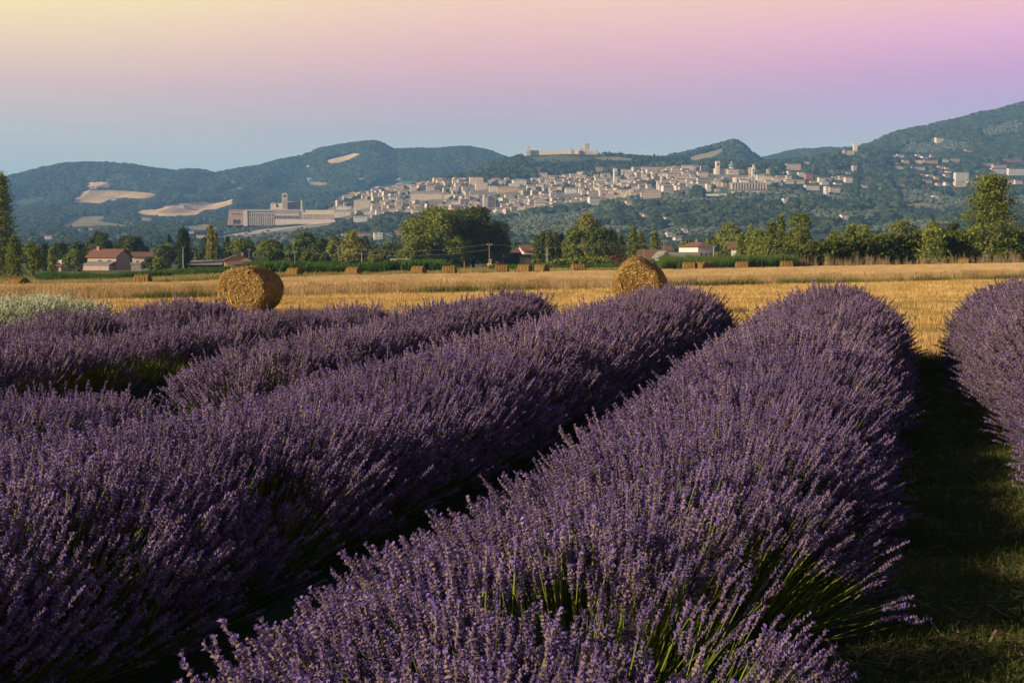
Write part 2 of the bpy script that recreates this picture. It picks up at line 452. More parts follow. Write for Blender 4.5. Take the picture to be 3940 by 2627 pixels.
# monotone cubic (pchip-like) in d for each column
_h = np.diff(_cd)[:, None]
_dl = np.diff(_zt, axis=0) / _h
_m = np.zeros_like(_zt)
_w = _dl[:-1] * _dl[1:]
_m[1:-1] = np.where(_w > 0, 2 * _dl[:-1] * _dl[1:] / (_dl[:-1] + _dl[1:] + 1e-12), 0)
def far_z(X, Y):
    X = np.asarray(X, float); Y = np.asarray(Y, float)
    c = np.clip((azx(X, Y) - _cx[0]) / (_cx[1] - _cx[0]), 0, len(_cx) - 1.001)
    ci = c.astype(int); cf = c - ci
    Yc = np.clip(Y, _cd[0], _cd[-1] - .01)
    i = np.clip(np.searchsorted(_cd, Yc, side='right') - 1, 0, len(_cd) - 2)
    h = _cd[i + 1] - _cd[i]; t = (Yc - _cd[i]) / h
    def g(A, k):
        return A[k, ci] * (1 - cf) + A[k, ci + 1] * cf
    z0, z1, m0, m1 = g(_zt, i), g(_zt, i + 1), g(_m, i), g(_m, i + 1)
    z = (2 * t ** 3 - 3 * t ** 2 + 1) * z0 + (t ** 3 - 2 * t ** 2 + t) * h * m0 + (-2 * t ** 3 + 3 * t ** 2) * z1 + (t ** 3 - t ** 2) * h * m1
    am = sstep(1300, 2100, Y) * 6 + sstep(3300, 4300, Y) * 8 * (1 - .7 * sstep(5150, 5400, Y) * (1 - sstep(5400, 5700, Y)))
    rel = sstep(3400, 3900, Y) * (1 - .85 * sstep(5000, 5400, Y) * (1 - sstep(5400, 5700, Y))) * (1 - .6 * sstep(2560, 2700, azx(X, Y)) * (1 - sstep(2960, 3200, azx(X, Y))))
    z = z - 8.0 * sstep(3350, 3700, Y) * (1 - .9 * sstep(2500, 2600, azx(X, Y)) * (1 - sstep(2850, 2900, azx(X, Y)))) - 4 * sstep(1900, 2100, Y) * (1 - sstep(2300, 2420, Y))
    gul = np.abs(fbm(X / 210. + 7, Y / 800. + 3, 3)) * 2
    return z + fbm(X / 140., Y / 140., 4) * am - (gul - .25) * 55 * rel - (np.abs(fbm(X / 160. + 31, Y / 600., 2)) * 2 - .25) * 16 * sstep(1700, 2100, Y) * (1 - sstep(2350, 2450, Y))
def ground_z(X, Y):
    X = np.asarray(X, float); Y = np.asarray(Y, float)
    k = sstep(520, 650, Y)
    return field_z(X, Y) * (1 - k) + far_z(X, Y) * k

def inpoly(px, py, poly):
    p = np.asarray(poly, float)
    x0, y0 = p[:, 0], p[:, 1]; x1, y1 = np.roll(x0, -1), np.roll(y0, -1)
    ins = np.zeros(np.shape(px), bool)
    for a, b, c, d in zip(x0, y0, x1, y1):
        if b == d: continue
        cnd = ((b > py) != (d > py)) & (px < (c - a) * (py - b) / (d - b) + a)
        ins ^= cnd
    return ins
def cr1(L): return [(x / 2.352, y / 2.352 + 500) for x, y in L]
def cr2(L): return [(x / 2.8 + 850, y / 2.8 + 500) for x, y in L]
def cr3(L): return [(x / 2.8 + 1500, y / 2.8 + 500) for x, y in L]
def cr4(L): return [(x / 2.8 + 2200, y / 2.8 + 500) for x, y in L]
def cr5(L): return [(x / 2.2615 + 2900, y / 2.2615 + 400) for x, y in L]
STRAW = (.76, .53, .28); DRY = (.34, .29, .15); MEADOW = (.10, .14, .055); OLIVEG = (.13, .15, .075); WOODF = (.035, .055, .025)
PATCHES = [
    ([(845, 909), (1000, 890), (1272, 852), (1272, 864), (1000, 904), (845, 926)], (.52, .45, .38)),  # hillside fields, traced as ground colour where no wood stands
    (cr1([(735, 505), (770, 475), (920, 470), (1000, 485), (985, 525), (880, 515), (745, 515)]), STRAW),
    (cr1([(630, 660), (690, 600), (690, 580), (780, 550), (930, 545), (1150, 552), (1350, 570), (1450, 590), (1400, 605), (1300, 622), (1100, 612), (1000, 625), (900, 668), (800, 655), (720, 660)]), STRAW),
    (cr1([(1180, 735), (1400, 720), (1440, 700), (1640, 660), (1900, 648), (2060, 632), (2150, 620), (2100, 670), (1960, 715), (1850, 722), (1770, 768), (1530, 784), (1300, 766)]), STRAW),
    (cr1([(1620, 592), (1640, 565), (1720, 553), (1830, 580), (1780, 607), (1680, 607)]), (.36, .33, .18)),
    (cr1([(1955, 552), (2210, 498), (2195, 528), (2000, 558)]), (.36, .33, .18)),
    (cr1([(510, 882), (640, 790), (800, 778), (990, 768), (880, 822), (1150, 862), (1290, 908), (1180, 892), (1000, 862), (750, 872)]), DRY),
    (cr1([(1110, 800), (1300, 790), (1500, 830), (1300, 820)]), DRY),
    (cr1([(1600, 880), (1850, 850), (2050, 880), (1900, 905), (1650, 905)]), DRY),
    (cr1([(90, 975), (110, 925), (170, 925), (175, 975)]), STRAW),
    (cr1([(140, 580), (290, 545), (280, 560), (200, 582)]), (.3, .3, .16)),
    (cr1([(120, 640), (340, 610), (480, 640), (300, 690), (130, 690)]), OLIVEG),
    (cr1([(930, 440), (970, 405), (1110, 405), (1230, 480), (1150, 530), (1000, 500)]), OLIVEG),
    (cr2([(1095, 352), (1120, 330), (1440, 252), (1525, 260), (1440, 288), (1330, 338), (1250, 358)]), STRAW),
    (cr2([(975, 372), (1090, 340), (1085, 358)]), STRAW),
    (cr2([(815, 408), (985, 372), (965, 396)]), STRAW),
    (cr2([(1205, 738), (1270, 700), (1370, 668), (1502, 674), (1502, 722), (1440, 744)]), STRAW),
    (cr2([(1540, 637), (1560, 618), (1722, 608), (1700, 628)]), STRAW),
    (cr2([(1755, 542), (1900, 512), (2050, 514), (1900, 545)]), (.40, .35, .2)),
    (cr2([(1640, 560), (2100, 545), (2100, 590), (1700, 590)]), (.10, .17, .07)),
    (cr2([(40, 642), (245, 598), (210, 634)]), (.32, .30, .15)),
    (cr2([(400, 630), (600, 610), (560, 634)]), (.22, .24, .11)),
    (cr2([(890, 570), (1000, 560), (1210, 575), (1080, 600)]), (.36, .29, .18)),
    (cr4([(1160, 350), (1250, 300), (1400, 258), (1640, 190), (1660, 206), (1600, 250), (1500, 292), (1330, 330), (1250, 325)]), (.36, .29, .16)),
    (cr4([(220, 300), (420, 285), (660, 305), (640, 330), (430, 325), (300, 318)]), (.30, .27, .14)),
    (cr3([(1200, 1000), (1700, 925), (2240, 900), (2260, 965), (1960, 1045), (1800, 1112), (1540, 1122), (1310, 1085)]), OLIVEG),
    (cr3([(1500, 300), (1800, 275), (2200, 300), (2000, 340), (1600, 340)]), OLIVEG),
    (cr4([(1440, 690), (1560, 620), (1700, 615), (1700, 680), (1560, 700)]), (.10, .17, .07)),
    (cr4([(840, 1110), (990, 1090), (980, 1125), (850, 1130)]), (.14, .22, .07)),
    (cr5([(1230, 440), (1330, 360), (1560, 330), (1900, 330), (1860, 400), (1500, 430)]), OLIVEG),
    (cr5([(1950, 250), (2050, 200), (2352, 150), (2352, 240), (2100, 290)]), OLIVEG),
    (cr5([(1260, 780), (1400, 760), (1800, 830), (1850, 900), (1650, 930), (1300, 880)]), OLIVEG),
    (cr5([(1310, 880), (1430, 860), (1620, 880), (1560, 900), (1380, 900)]), (.30, .24, .08)),
    (cr5([(900, 960), (1100, 930), (1200, 960), (1000, 990)]), OLIVEG),
    (cr5([(560, 800), (760, 790), (860, 820), (700, 835)]), OLIVEG),
]
def patch_at(px, py):
    k = np.full(np.shape(px), -1)
    for i, (poly, c) in enumerate(PATCHES):
        k = np.where(inpoly(px, py, poly), i, k)
    return k

TOWN = [(1255, 800), (1300, 765), (1400, 738), (1480, 715), (1640, 695), (1760, 682), (1850, 690), (1960, 690), (2060, 690), (2130, 672), (2280, 682), (2330, 668), (2400, 664), (2500, 655), (2640, 650), (2760, 650), (2960, 655), (2990, 700), (2960, 745), (2800, 740), (2700, 738), (2600, 748), (2540, 758), (2400, 768), (2300, 785), (2200, 792), (2080, 805), (2000, 822), (1940, 830), (1600, 850), (1500, 845), (1460, 860), (1350, 845), (1260, 850)]
APEX = 10.0
def fan(name, ys, ncol, amax, zf, colf, m):
    a = np.linspace(-amax, amax, ncol)
    A, Yg = np.meshgrid(a, ys)
    Xg = A * (Yg + APEX)
    Z = zf(Xg, Yg)
    V = np.stack([Xg, Yg, Z], -1).reshape(-1, 3)
    nr = len(ys)
    i = np.arange(nr - 1)[:, None] * ncol + np.arange(ncol - 1)[None, :]
    F = np.stack([i, i + 1, i + 1 + ncol, i + ncol], -1).reshape(-1, 4)
    C = colf(Xg, Yg, Z).reshape(-1, 3)
    C = np.concatenate([C * ALB, np.ones((len(C), 1))], 1)
    me = mk(name, V, [(F, 0)], [m], True, {'Col': ('FLOAT_COLOR', 'POINT', C)})
    return me

def field_col(X, Y, Z):
    xf = azx(X, Y)
    df = np.interp(xf, WF[:, 0], WF[:, 1]); db = np.interp(xf, WB[:, 0], WB[:, 1])
    n = fbm(X / 6., Y / 6., 4); n2 = fbm(X / 25. + 50, Y / 9., 4)
    base = np.zeros(X.shape + (3,))
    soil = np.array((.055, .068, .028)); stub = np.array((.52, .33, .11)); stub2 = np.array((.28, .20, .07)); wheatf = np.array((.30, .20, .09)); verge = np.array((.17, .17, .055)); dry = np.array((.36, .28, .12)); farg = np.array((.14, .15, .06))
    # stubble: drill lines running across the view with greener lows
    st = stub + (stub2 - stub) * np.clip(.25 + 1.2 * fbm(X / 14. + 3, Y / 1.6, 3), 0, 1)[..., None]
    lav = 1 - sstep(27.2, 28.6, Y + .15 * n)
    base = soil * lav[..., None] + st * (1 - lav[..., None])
    k = sstep(-1, 1, Y - df)[..., None]; base = base * (1 - k) + wheatf * k
    k = sstep(-1, 2, Y - db)[..., None]
    vg = verge + (dry - verge) * np.clip(.4 + 2.0 * n2, 0, 1)[..., None]
    base = base * (1 - k) + vg * k
    k = sstep(230, 330, Y)[..., None]; base = base * (1 - k) + farg * k
    return base
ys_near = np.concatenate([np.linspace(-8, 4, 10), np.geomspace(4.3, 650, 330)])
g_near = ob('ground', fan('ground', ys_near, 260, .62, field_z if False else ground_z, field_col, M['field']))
tag(g_near, 'flat farmland of stubble, wheat ground and grass verge below the hills', None, kind='structure')

def hill_col(X, Y, Z):
    px, py = proj(np.stack([X, Y, Z], -1))
    n = fbm(X / 90., Y / 90., 4)
    C = np.array(WOODF)[None, None, :] * (1 + .5 * n[..., None]) + np.array((.03, .04, .012)) * np.clip(n * 2, 0, 1)[..., None]
    k = sstep(1900, 1300, Y)[..., None] if False else (1 - sstep(1300, 1900, Y))[..., None]
    C = C * (1 - k) + np.array((.13, .14, .06)) * k
    tw = inpoly(px, py, TOWN) & (Y > 2300) & (Y < 3100)
    C[tw] = np.array((.27, .235, .175)) * (1 + .5 * n[tw][:, None])
    pk = patch_at(px, py)
    for i, (_, c) in enumerate(PATCHES):
        C[pk == i] = np.array(c) * (1 + .25 * n[pk == i][:, None])
    return C
ys_far = np.concatenate([np.linspace(650, 1500, 20), np.linspace(1530, 5800, 330), np.linspace(5900, 9000, 12)])
g_hills = ob('hills', fan('hills', ys_far, 760, .47, ground_z, hill_col, M['hill']))
tag(g_hills, 'wooded hills with straw coloured fields rising behind the valley', None, kind='structure')

# ------------------------------------------------------------------ instancing of uncountable plants
def scatter(name, P, R, S, I, protos, parent=None):
    """protos are meshes; one object whose points carry instances (only for uncountable plants)"""
    lib = bpy.data.collections.new(name + '_library')
    for k, me in enumerate(protos):
        lib.objects.link(bpy.data.objects.new('%s_kind_%02d' % (name, k), me))
    pm = mk(name, P, [], [], attrs={'rot': ('FLOAT_VECTOR', 'POINT', np.asarray(R, np.float32)), 'scl': ('FLOAT', 'POINT', np.asarray(S, np.float32)), 'pick': ('INT', 'POINT', np.asarray(I, np.int32))})
    o = ob(name, pm, parent)
    ng = bpy.data.node_groups.new(name, 'GeometryNodeTree')
    ng.interface.new_socket('Geometry', in_out='INPUT', socket_type='NodeSocketGeometry')
    ng.interface.new_socket('Geometry', in_out='OUTPUT', socket_type='NodeSocketGeometry')
    N, L = ng.nodes, ng.links
    gi, go = N.new('NodeGroupInput'), N.new('NodeGroupOutput')
    ip, ci = N.new('GeometryNodeInstanceOnPoints'), N.new('GeometryNodeCollectionInfo')
    ci.inputs['Collection'].default_value = lib
    ci.inputs['Separate Children'].default_value = True
    ci.inputs['Reset Children'].default_value = True
    ip.inputs['Pick Instance'].default_value = True
    def na(nm, t):
        n = N.new('GeometryNodeInputNamedAttribute'); n.data_type = t; n.inputs[0].default_value = nm
        return n.outputs[0]
    L.new(gi.outputs[0], ip.inputs['Points']); L.new(ci.outputs[0], ip.inputs['Instance'])
    L.new(na('pick', 'INT'), ip.inputs['Instance Index']); L.new(na('rot', 'FLOAT_VECTOR'), ip.inputs['Rotation']); L.new(na('scl', 'FLOAT'), ip.inputs['Scale'])
    L.new(ip.outputs[0], go.inputs[0])
    md = o.modifiers.new('plants', 'NODES'); md.node_group = ng
    o['kind'] = 'stuff'
    return o
def dir_to_euler(D, roll):
    """euler (XYZ) that sends local z to D after a spin 'roll' about local z"""
    D = D / np.linalg.norm(D, axis=1)[:, None]
    b = np.arccos(np.clip(D[:, 2], -1, 1)); a = np.arctan2(D[:, 1], D[:, 0])
    ca, sa, cb, sb = np.cos(a), np.sin(a), np.cos(b), np.sin(b)
    cr, sr = np.cos(roll), np.sin(roll)
    # R = Rz(a) Ry(b) Rz(roll)
    r20 = -sb * cr; r21 = sb * sr; r22 = cb
    r00 = ca * cb * cr - sa * sr; r10 = sa * cb * cr + ca * sr
    return np.stack([np.arctan2(r21, r22), np.arcsin(np.clip(-r20, -1, 1)), np.arctan2(r10, r00)], 1)

# ------------------------------------------------------------------ haze: even pale air round the whole scene
def build_haze():
    b = B().box(-4800, 4800, -400, 9600, -12, 520)
    m = bpy.data.materials.new('haze_air')
    nt, N, L = nodes(m)
    N.remove(N['Principled BSDF'])
    v = N.new('ShaderNodeVolumePrincipled')
    v.inputs['Color'].default_value = (.24, .52, 1.0, 1)
    v.inputs['Density'].default_value = HAZE_D
    v.inputs['Anisotropy'].default_value = 0.0
    L.new(v.outputs[0], N['Material Output'].inputs['Volume'])
    o = ob('haze', b.mesh('haze', m))
    o['kind'] = 'stuff'
    o['label'] = 'thin blue evening haze over the valley'
    o.display_type = 'WIRE'
HAZE_D = 0.000118
build_haze()

# ------------------------------------------------------------------ hillside woodland (uncountable, reads as one mass)
import bmesh
def ico(sub):
    bm = bmesh.new(); bmesh.ops.create_icosphere(bm, subdivisions=sub, radius=1.0)
    V = np.array([v.co[:] for v in bm.verts]); F = np.array([[v.index for v in f.verts] for f in bm.faces])
    bm.free()
    return V, F
ICO2, ICO3 = ico(2), ico(3)
def blob(rng, squash=(1, 1, 1), lobes=9, amp=.28, jit=.10, src=None):
    V, F = src or ICO2
    r = np.ones(len(V))
    for _ in range(lobes):
        d = rng.normal(size=3); d /= np.linalg.norm(d)
        r += amp * np.clip((V @ d - .72) / .28, 0, 1) * rng.uniform(.5, 1.2)
    r *= 1 + rng.normal(size=len(V)) * jit
    return V * r[:, None] * np.array(squash), F
def treeblob(rng, kind):
    if kind == 'round':
        P = []; Fs = []; n = 0
        for k in range(4):
            V, F = blob(rng, (1, 1, .85), 8, .3, .13)
            o = np.array([rng.uniform(-.32, .32), rng.uniform(-.32, .32), rng.uniform(.35, .85)]); s = rng.uniform(.34, .52)
            P.append(V * s + o); Fs.append(F + n); n += len(V)
        P = np.concatenate(P); P[:, 2] -= max(P[:, 2].min(), 0) * .6; P = P / P[:, 2].max()
        return P * np.array([1.05, 1.05, 1]), np.concatenate(Fs)
    if kind == 'olive':
        V, F = blob(rng, (.5, .5, .36), 8, .35, .18)
        return V + np.array([0, 0, .42]), F
    V, F = blob(rng, (1, 1, 1), 6, .15, .10)
    t = (V[:, 2] + 1.15) / 2.3
    rad = .17 * np.clip(np.sin(np.clip(t, 0, 1) * pi * .98 + .06), 0.05, 1) ** .7
    nrm = np.linalg.norm(V[:, :2], axis=1) + 1e-6
    sc = rad * (1 + .25 * rng.normal(size=len(V)).clip(-1, 1)) / 1.0
    return np.stack([V[:, 0] / nrm * sc, V[:, 1] / nrm * sc, t * 1.05], 1), F
M['wood'] = leafmat('woodland_leaf', (.028, .043, .017), (.078, .098, .034), .12, .4)
M['woodolive'] = leafmat('olive_leaf', (.105, .125, .075), (.15, .17, .11), .12, .25)
M['woodcyp'] = leafmat('cypress_leaf', (.018, .036, .016), (.030, .050, .022), .08, .25)
rg = np.random.default_rng(11)
HT = []
for k in range(6):
    V, F = treeblob(rg, 'round'); HT.append(mk('round_tree', V, [(F, 0)], [M['wood']]))
for k in range(3):
    V, F = treeblob(rg, 'olive'); HT.append(mk('olive_tree', V, [(F, 0)], [M['woodolive']]))
for k in range(3):
    V, F = treeblob(rg, 'cyp'); HT.append(mk('cypress_tree', V, [(F, 0)], [M['woodcyp']]))

CASTLE_ZONE = [(2010, 590), (2310, 585), (2320, 606), (2010, 612)]
BASIL_FRONT = [(840, 862), (960, 850), (1290, 835), (1310, 872), (1100, 905), (850, 940)]
BASIL_ZONE = [(870, 800), (1290, 800), (1300, 858), (1150, 862), (960, 874), (870, 880)]
CYP_ZONE = cr4([(-180, 300), (300, 330), (900, 320), (1250, 370), (900, 420), (560, 430), (420, 420), (300, 520), (100, 500), (-150, 440)])
CLEAR = []       # (xF0, xF1, yF0, yF1, Y) of buildings standing on the slopes
def visible_mask(X, Y, top):
    """rough horizon test from a few metres above the camera so that hidden back slopes stay empty"""
    a = np.linspace(-.36, .36, 240); ys = np.linspace(900, 5600, 320)
    A, Yg = np.meshgrid(a, ys)
    T = (ground_z(A * Yg, Yg) - CAMZ) / Yg
    R = np.maximum.accumulate(T, axis=0)
    ai = np.clip(((X / Y) - a[0]) / (a[1] - a[0]), 0, 239).astype(int)
    yi = np.clip((Y - 40 - ys[0]) / (ys[1] - ys[0]), 0, 319).astype(int)
    return (top - CAMZ) / Y > R[yi, ai] - .0006

def build_woods(zones):
    rng = np.random.default_rng(5)
    n = 330000
    a = rng.uniform(-.345, .345, n)
    Y = np.sqrt(rng.uniform(700. ** 2, 5460. ** 2, n))
    X = a * Y
    Z = ground_z(X, Y)
    px, py = proj(np.stack([X, Y, Z], -1))
    pk = patch_at(px, py)
    hgt = (6 + 8 * rng.random(n) ** 1.3) * (1 + .3 * sstep(3800, 5000, Y))
    hgt = np.where(Y < 1900, rng.uniform(4.5, 10, n), hgt)
    keep = visible_mask(X, Y, Z + hgt)
    dens = .62 + 1.1 * fbm(X / 120., Y / 120., 3)
    dens = np.where(Y < 1900, .10 + 1.3 * fbm(X / 160., Y / 90., 3), dens)
    dens = np.where(Y > 3500, np.maximum(dens, .8), dens)
    kind = rng.integers(0, 6, n)
    # olive groves, thin scrub
    og = np.zeros(n, bool)
    for i, (_, c) in enumerate(PATCHES):
        if c == OLIVEG: og |= pk == i
    dens = np.where(pk >= 0, .012, dens)
    dens = np.where(og, .42, dens)
    slope_olive = (Y > 1500) & (Y < 2500) & (fbm(X / 210. + 40, Y / 150., 2) > .06) & (pk < 0)
    og |= slope_olive
    dens = np.where(slope_olive, .45, dens)
    kind = np.where(og, rng.integers(6, 9, n), kind)
    hgt = np.where(og, rng.uniform(5, 8, n), hgt)
    for fr in (.25, .5, .75, 1.0, 1.2):
        k2 = patch_at(px, py - fr * hgt * 1.1 / Y * FPX)
        cut = (k2 >= 0) & (Y > 1300) & (rng.random(n) < (.97 if fr < 1.1 else .6))
        dens = np.where(cut & ~og, 0, dens)
    cyp = (rng.random(n) < .07) & (Y < 3400) | (inpoly(px, py, CYP_ZONE) & (rng.random(n) < .75) & (Y < 3420))
    cyp &= ~og
    kind = np.where(cyp, rng.integers(9, 12, n), kind)
    hgt = np.where(cyp, np.where(Y > 3120, rng.uniform(6, 10, n), rng.uniform(9, 14, n)), hgt)
    top = (Y > 3130) & (Y < 3420) & (px > 1900) & (px < 2700)
    hgt = np.where(top & ~cyp, rng.uniform(3.5, 7, n), hgt)
    tw = inpoly(px, py, TOWN) & (Y > 2300) & (Y < 3100)
    dens = np.where(tw, .05, dens)
    hgt = np.where(tw, hgt * .6, hgt)
    dens = np.where(inpoly(px, py, CASTLE_ZONE) & (Y < 3500), 0, dens)
    dens = np.where(inpoly(px, py, BASIL_ZONE) & (Y > 2450) & (Y < 2900), 0, dens)
    bf = inpoly(px, py, BASIL_FRONT) & (Y > 1900) & (Y < 2600)
    dens = np.where(bf, .10, dens); kind = np.where(bf, rng.integers(6, 9, n), kind); hgt = np.where(bf, rng.uniform(3, 5, n), hgt)
    for (x0, x1, y0, y1, yd) in CLEAR:
        mg = .42 * hgt / Y * FPX
        w = (px > x0 - mg) & (px < x1 + mg) & (Y > yd * .72) & (Y < yd + 16)
        dens = np.where(w & (py - hgt * 1.1 / Y * FPX < y1 - .05 * (y1 - y0)) & (py > y0), 0, dens)
    keep &= rng.random(n) < dens
    idx = np.nonzero(keep)[0]
    P = np.stack([X, Y, Z - .4], -1)[idx]
    zone = np.where(Y[idx] < 1900, 0, np.where(Y[idx] < 3450, np.where(px[idx] > 2990, 2, 1), 3))
    sc = hgt[idx] * np.where(kind[idx] < 6, 1.0, 1.0)
    R = np.zeros((len(idx), 3)); R[:, 2] = rng.uniform(0, 6.28, len(idx))
    for z, (nm, lab) in enumerate(zones):
        s = zone == z
        o = scatter(nm, P[s], R[s], sc[s], kind[idx][s], HT)
        tag(o, lab, 'woodland')
    print('hill trees', len(idx))

# ------------------------------------------------------------------ the hill town
ORD = ['', 'first', 'second', 'third', 'fourth', 'fifth', 'sixth', 'seventh', 'eighth', 'ninth', 'tenth', 'eleventh', 'twelfth', 'thirteenth', 'fourteenth', 'fifteenth', 'sixteenth']
def nth(n):
    return str(n) + ('th' if 10 <= n % 100 <= 20 else {1: 'st', 2: 'nd', 3: 'rd'}.get(n % 10, 'th'))
def wall_roof_win(w, dp, h, rh, roof, nx, nz, rng, found=4.0, win=(1.1, 1.6), side=True):
    wb, rb, nb = B(), B(), B()
    wb.box(-w / 2, w / 2, 0, dp, -found, h)
    if roof == 'gable':        # ridge along x
        wb.add([(-w / 2, 0, h), (-w / 2, dp, h), (-w / 2, dp / 2, h + rh), (w / 2, 0, h), (w / 2, dp, h), (w / 2, dp / 2, h + rh)], [(0, 2, 1), (3, 4, 5)])
        rb.gable(-w / 2, w / 2, 0, dp, h, rh, .5, .25)
    elif roof == 'gabley':     # ridge along y, gable to the front
        wb.add([(-w / 2, 0, h), (w / 2, 0, h), (0, 0, h + rh), (-w / 2, dp, h), (w / 2, dp, h), (0, dp, h + rh)], [(0, 1, 2), (4, 3, 5)])
        rb.gable(-w / 2, w / 2, 0, dp, h, rh, .5, .25, axis='y')
    elif roof == 'hip':
        rb.hip(-w / 2, w / 2, 0, dp, h, rh, .5)
    elif roof == 'shed':
        rb.hull8([(-w / 2 - .4, -.5, h - .2), (w / 2 + .4, -.5, h - .2), (w / 2 + .4, dp + .4, h + rh), (-w / 2 - .4, dp + .4, h + rh)], [(-w / 2 - .4, -.5, h + .05), (w / 2 + .4, -.5, h + .05), (w / 2 + .4, dp + .4, h + rh + .25), (-w / 2 - .4, dp + .4, h + rh + .25)])
        wb.box(-w / 2, w / 2, dp * .5, dp, h, h + rh * .45)
    else:
        rb.box(-w / 2 - .15, w / 2 + .15, -.15, dp + .15, h, h + .5)
    ww, wh = win
    nwin = 0
    for k in range(nz):
        zc = h * (k + .55) / nz
        for i in range(nx):
            if rng.random() < .12 and nx * nz > 3: continue
            xc = -w / 2 + w * (i + .5) / nx + rng.uniform(-.2, .2)
            nb.box(xc - ww / 2, xc + ww / 2, -.06, .05, zc - wh / 2, zc + wh / 2); nwin += 1
        if side:
            for i in range(max(1, int(dp / 5))):
                yc = dp * (i + .5) / max(1, int(dp / 5))
                nb.box(-w / 2 - .06, -w / 2 + .05, yc - ww / 2, yc + ww / 2, zc - wh / 2, zc + wh / 2); nwin += 1
    return wb, rb, nb, nwin

ARCH = []
_r = np.random.default_rng(21)
for k in range(14):
    w = [9, 10, 11, 12, 13, 14, 15, 16, 17, 18, 20, 23, 26, 12][k]; h = [9, 6.5, 8, 10.5, 7, 9, 8, 11, 7.5, 9.5, 8.5, 10, 9, 12][k]
    rf = ['gable', 'gable', 'gabley', 'gable', 'hip', 'gable', 'shed', 'gable', 'gabley', 'gable', 'gable', 'hip', 'gable', 'hip'][k]
    dp = _r.uniform(8.5, 12)
    wb, rb, nb, _ = wall_roof_win(w, dp, h, min(w, dp) * (.2 if rf != 'gabley' else .17), rf, max(2, int(w / 3.4)), max(2, int(h / 3.1)), _r, 5)
    ARCH.append((w, dp, h, wb.mesh('wall', M['town']), rb.mesh('roof', M['roof']), nb.mesh('windows', M['dark']), {}))
def swap(me, m, cache, key):
    if key not in cache:
        c = me.copy(); c.materials.clear(); c.materials.append(m); cache[key] = c
    return cache[key]

def build_town(excl):
    rng = np.random.default_rng(99)
    tiers = np.array([2410, 2450, 2490, 2530, 2570, 2610, 2650, 2690, 2730, 2772, 2815, 2860, 2905, 2952, 3000.])
    tot = 0; rest = []
    for ti, d0 in enumerate(tiers):
        xf = 1240. + rng.uniform(0, 30)
        placed = []
        while xf < 2995:
            k = int(rng.integers(0, len(ARCH)))
            w, dp, h = ARCH[k][:3]
            s = rng.uniform(.58, .90)
            wF = w * s / d0 * FPX
            xc = xf + wF / 2
            gap = rng.choice([0, 1, 3, 8, 22], p=[.34, .3, .2, .11, .05])
            d = d0 + rng.uniform(-13, 13)
            X = (xc - CX) / FPX * d
            z = float(ground_z(X, d))
            px, py = proj(np.array([X, d, z]))
            xf += wF + gap
            if not inpoly(np.array([px]), np.array([py]), TOWN)[0]:
                continue
            ok = True
            for (x0, x1, y0, y1) in excl:
                if px + wF * .4 > x0 and px - wF * .4 < x1 and py - h * .8 / d * FPX < y1 and py > y0:
                    ok = False
            if not ok or rng.random() < .07: continue
            placed.append((px, X, d, z, k, s))
        placed.sort()
        i = -1
        for (px, X, d, z, k, s) in placed:
            if ti >= 2 and (len(placed) > 24 and rng.random() < .42):
                rest.append((X, d, z, k, s * .9, radians(rng.normal(14, 9)))); continue
            i += 1
            w, dp, h, wm, rm, nm, cache = ARCH[k]
            q = rng.random()
            if q < .62: col, mm = 'tan stone', None
            elif q < .82: col, mm = 'pale cream', M['cream']
            elif q < .93: col, mm = 'grey stone', M['stone']
            else: col, mm = 'bright white', M['white']
            rz = radians(rng.normal(9 + 9 * (1 - sstep(1500, 2900, px)), 9))
            size = 'wide' if w * s > 20 else ('small' if w * s < 12 else 'mid-sized')
            lab = '%s %s house, %s from left, terrace %s of hill town counted uphill' % (size, col, nth(i + 1), ORD[ti + 1])
            t = thing('town_house', lab, 'house', (X, d, z), rz, 'stone houses of the hill town')
            t.scale = (s, s, s * rng.uniform(.85, 1.15))
            ob('wall', wm if mm is None else swap(wm, mm, cache, mm.name), t)
            ob('roof', rm, t)
            o = ob('windows', nm, t); o['kind'] = 'stuff'
            tot += 1
    # the further roofs beyond the three hundred largest: one mass
    VV, FF, MM, nv = [], [], [], 0
    for (X, d, z, k, s, rz) in rest:
        for part, mi in ((3, 0), (4, 1), (5, 2)):
            me = ARCH[k][part]
            co = np.zeros(len(me.vertices) * 3); me.vertices.foreach_get('co', co); co = co.reshape(-1, 3) * s
            c, sn = cos(rz), sin(rz)
            co = np.stack([co[:, 0] * c - co[:, 1] * sn + X, co[:, 0] * sn + co[:, 1] * c + d, co[:, 2] + z], 1)
            f = [tuple(p.vertices) for p in me.polygons]
            VV.append(co); FF += [tuple(q + nv for q in t_) for t_ in f]; MM += [mi] * len(f); nv += len(co)
    if rest:
        me = bpy.data.meshes.new('crowded_houses'); me.from_pydata(np.concatenate(VV).tolist(), [], FF)
        for m_ in (M['town'], M['roof'], M['dark']): me.materials.append(m_)
        me.polygons.foreach_set('material_index', MM)
        tag(ob('crowded_houses', me), 'smaller houses crowded between the others all over the hill town', 'houses', kind='stuff')
    print('town houses', tot, 'rest', len(rest))

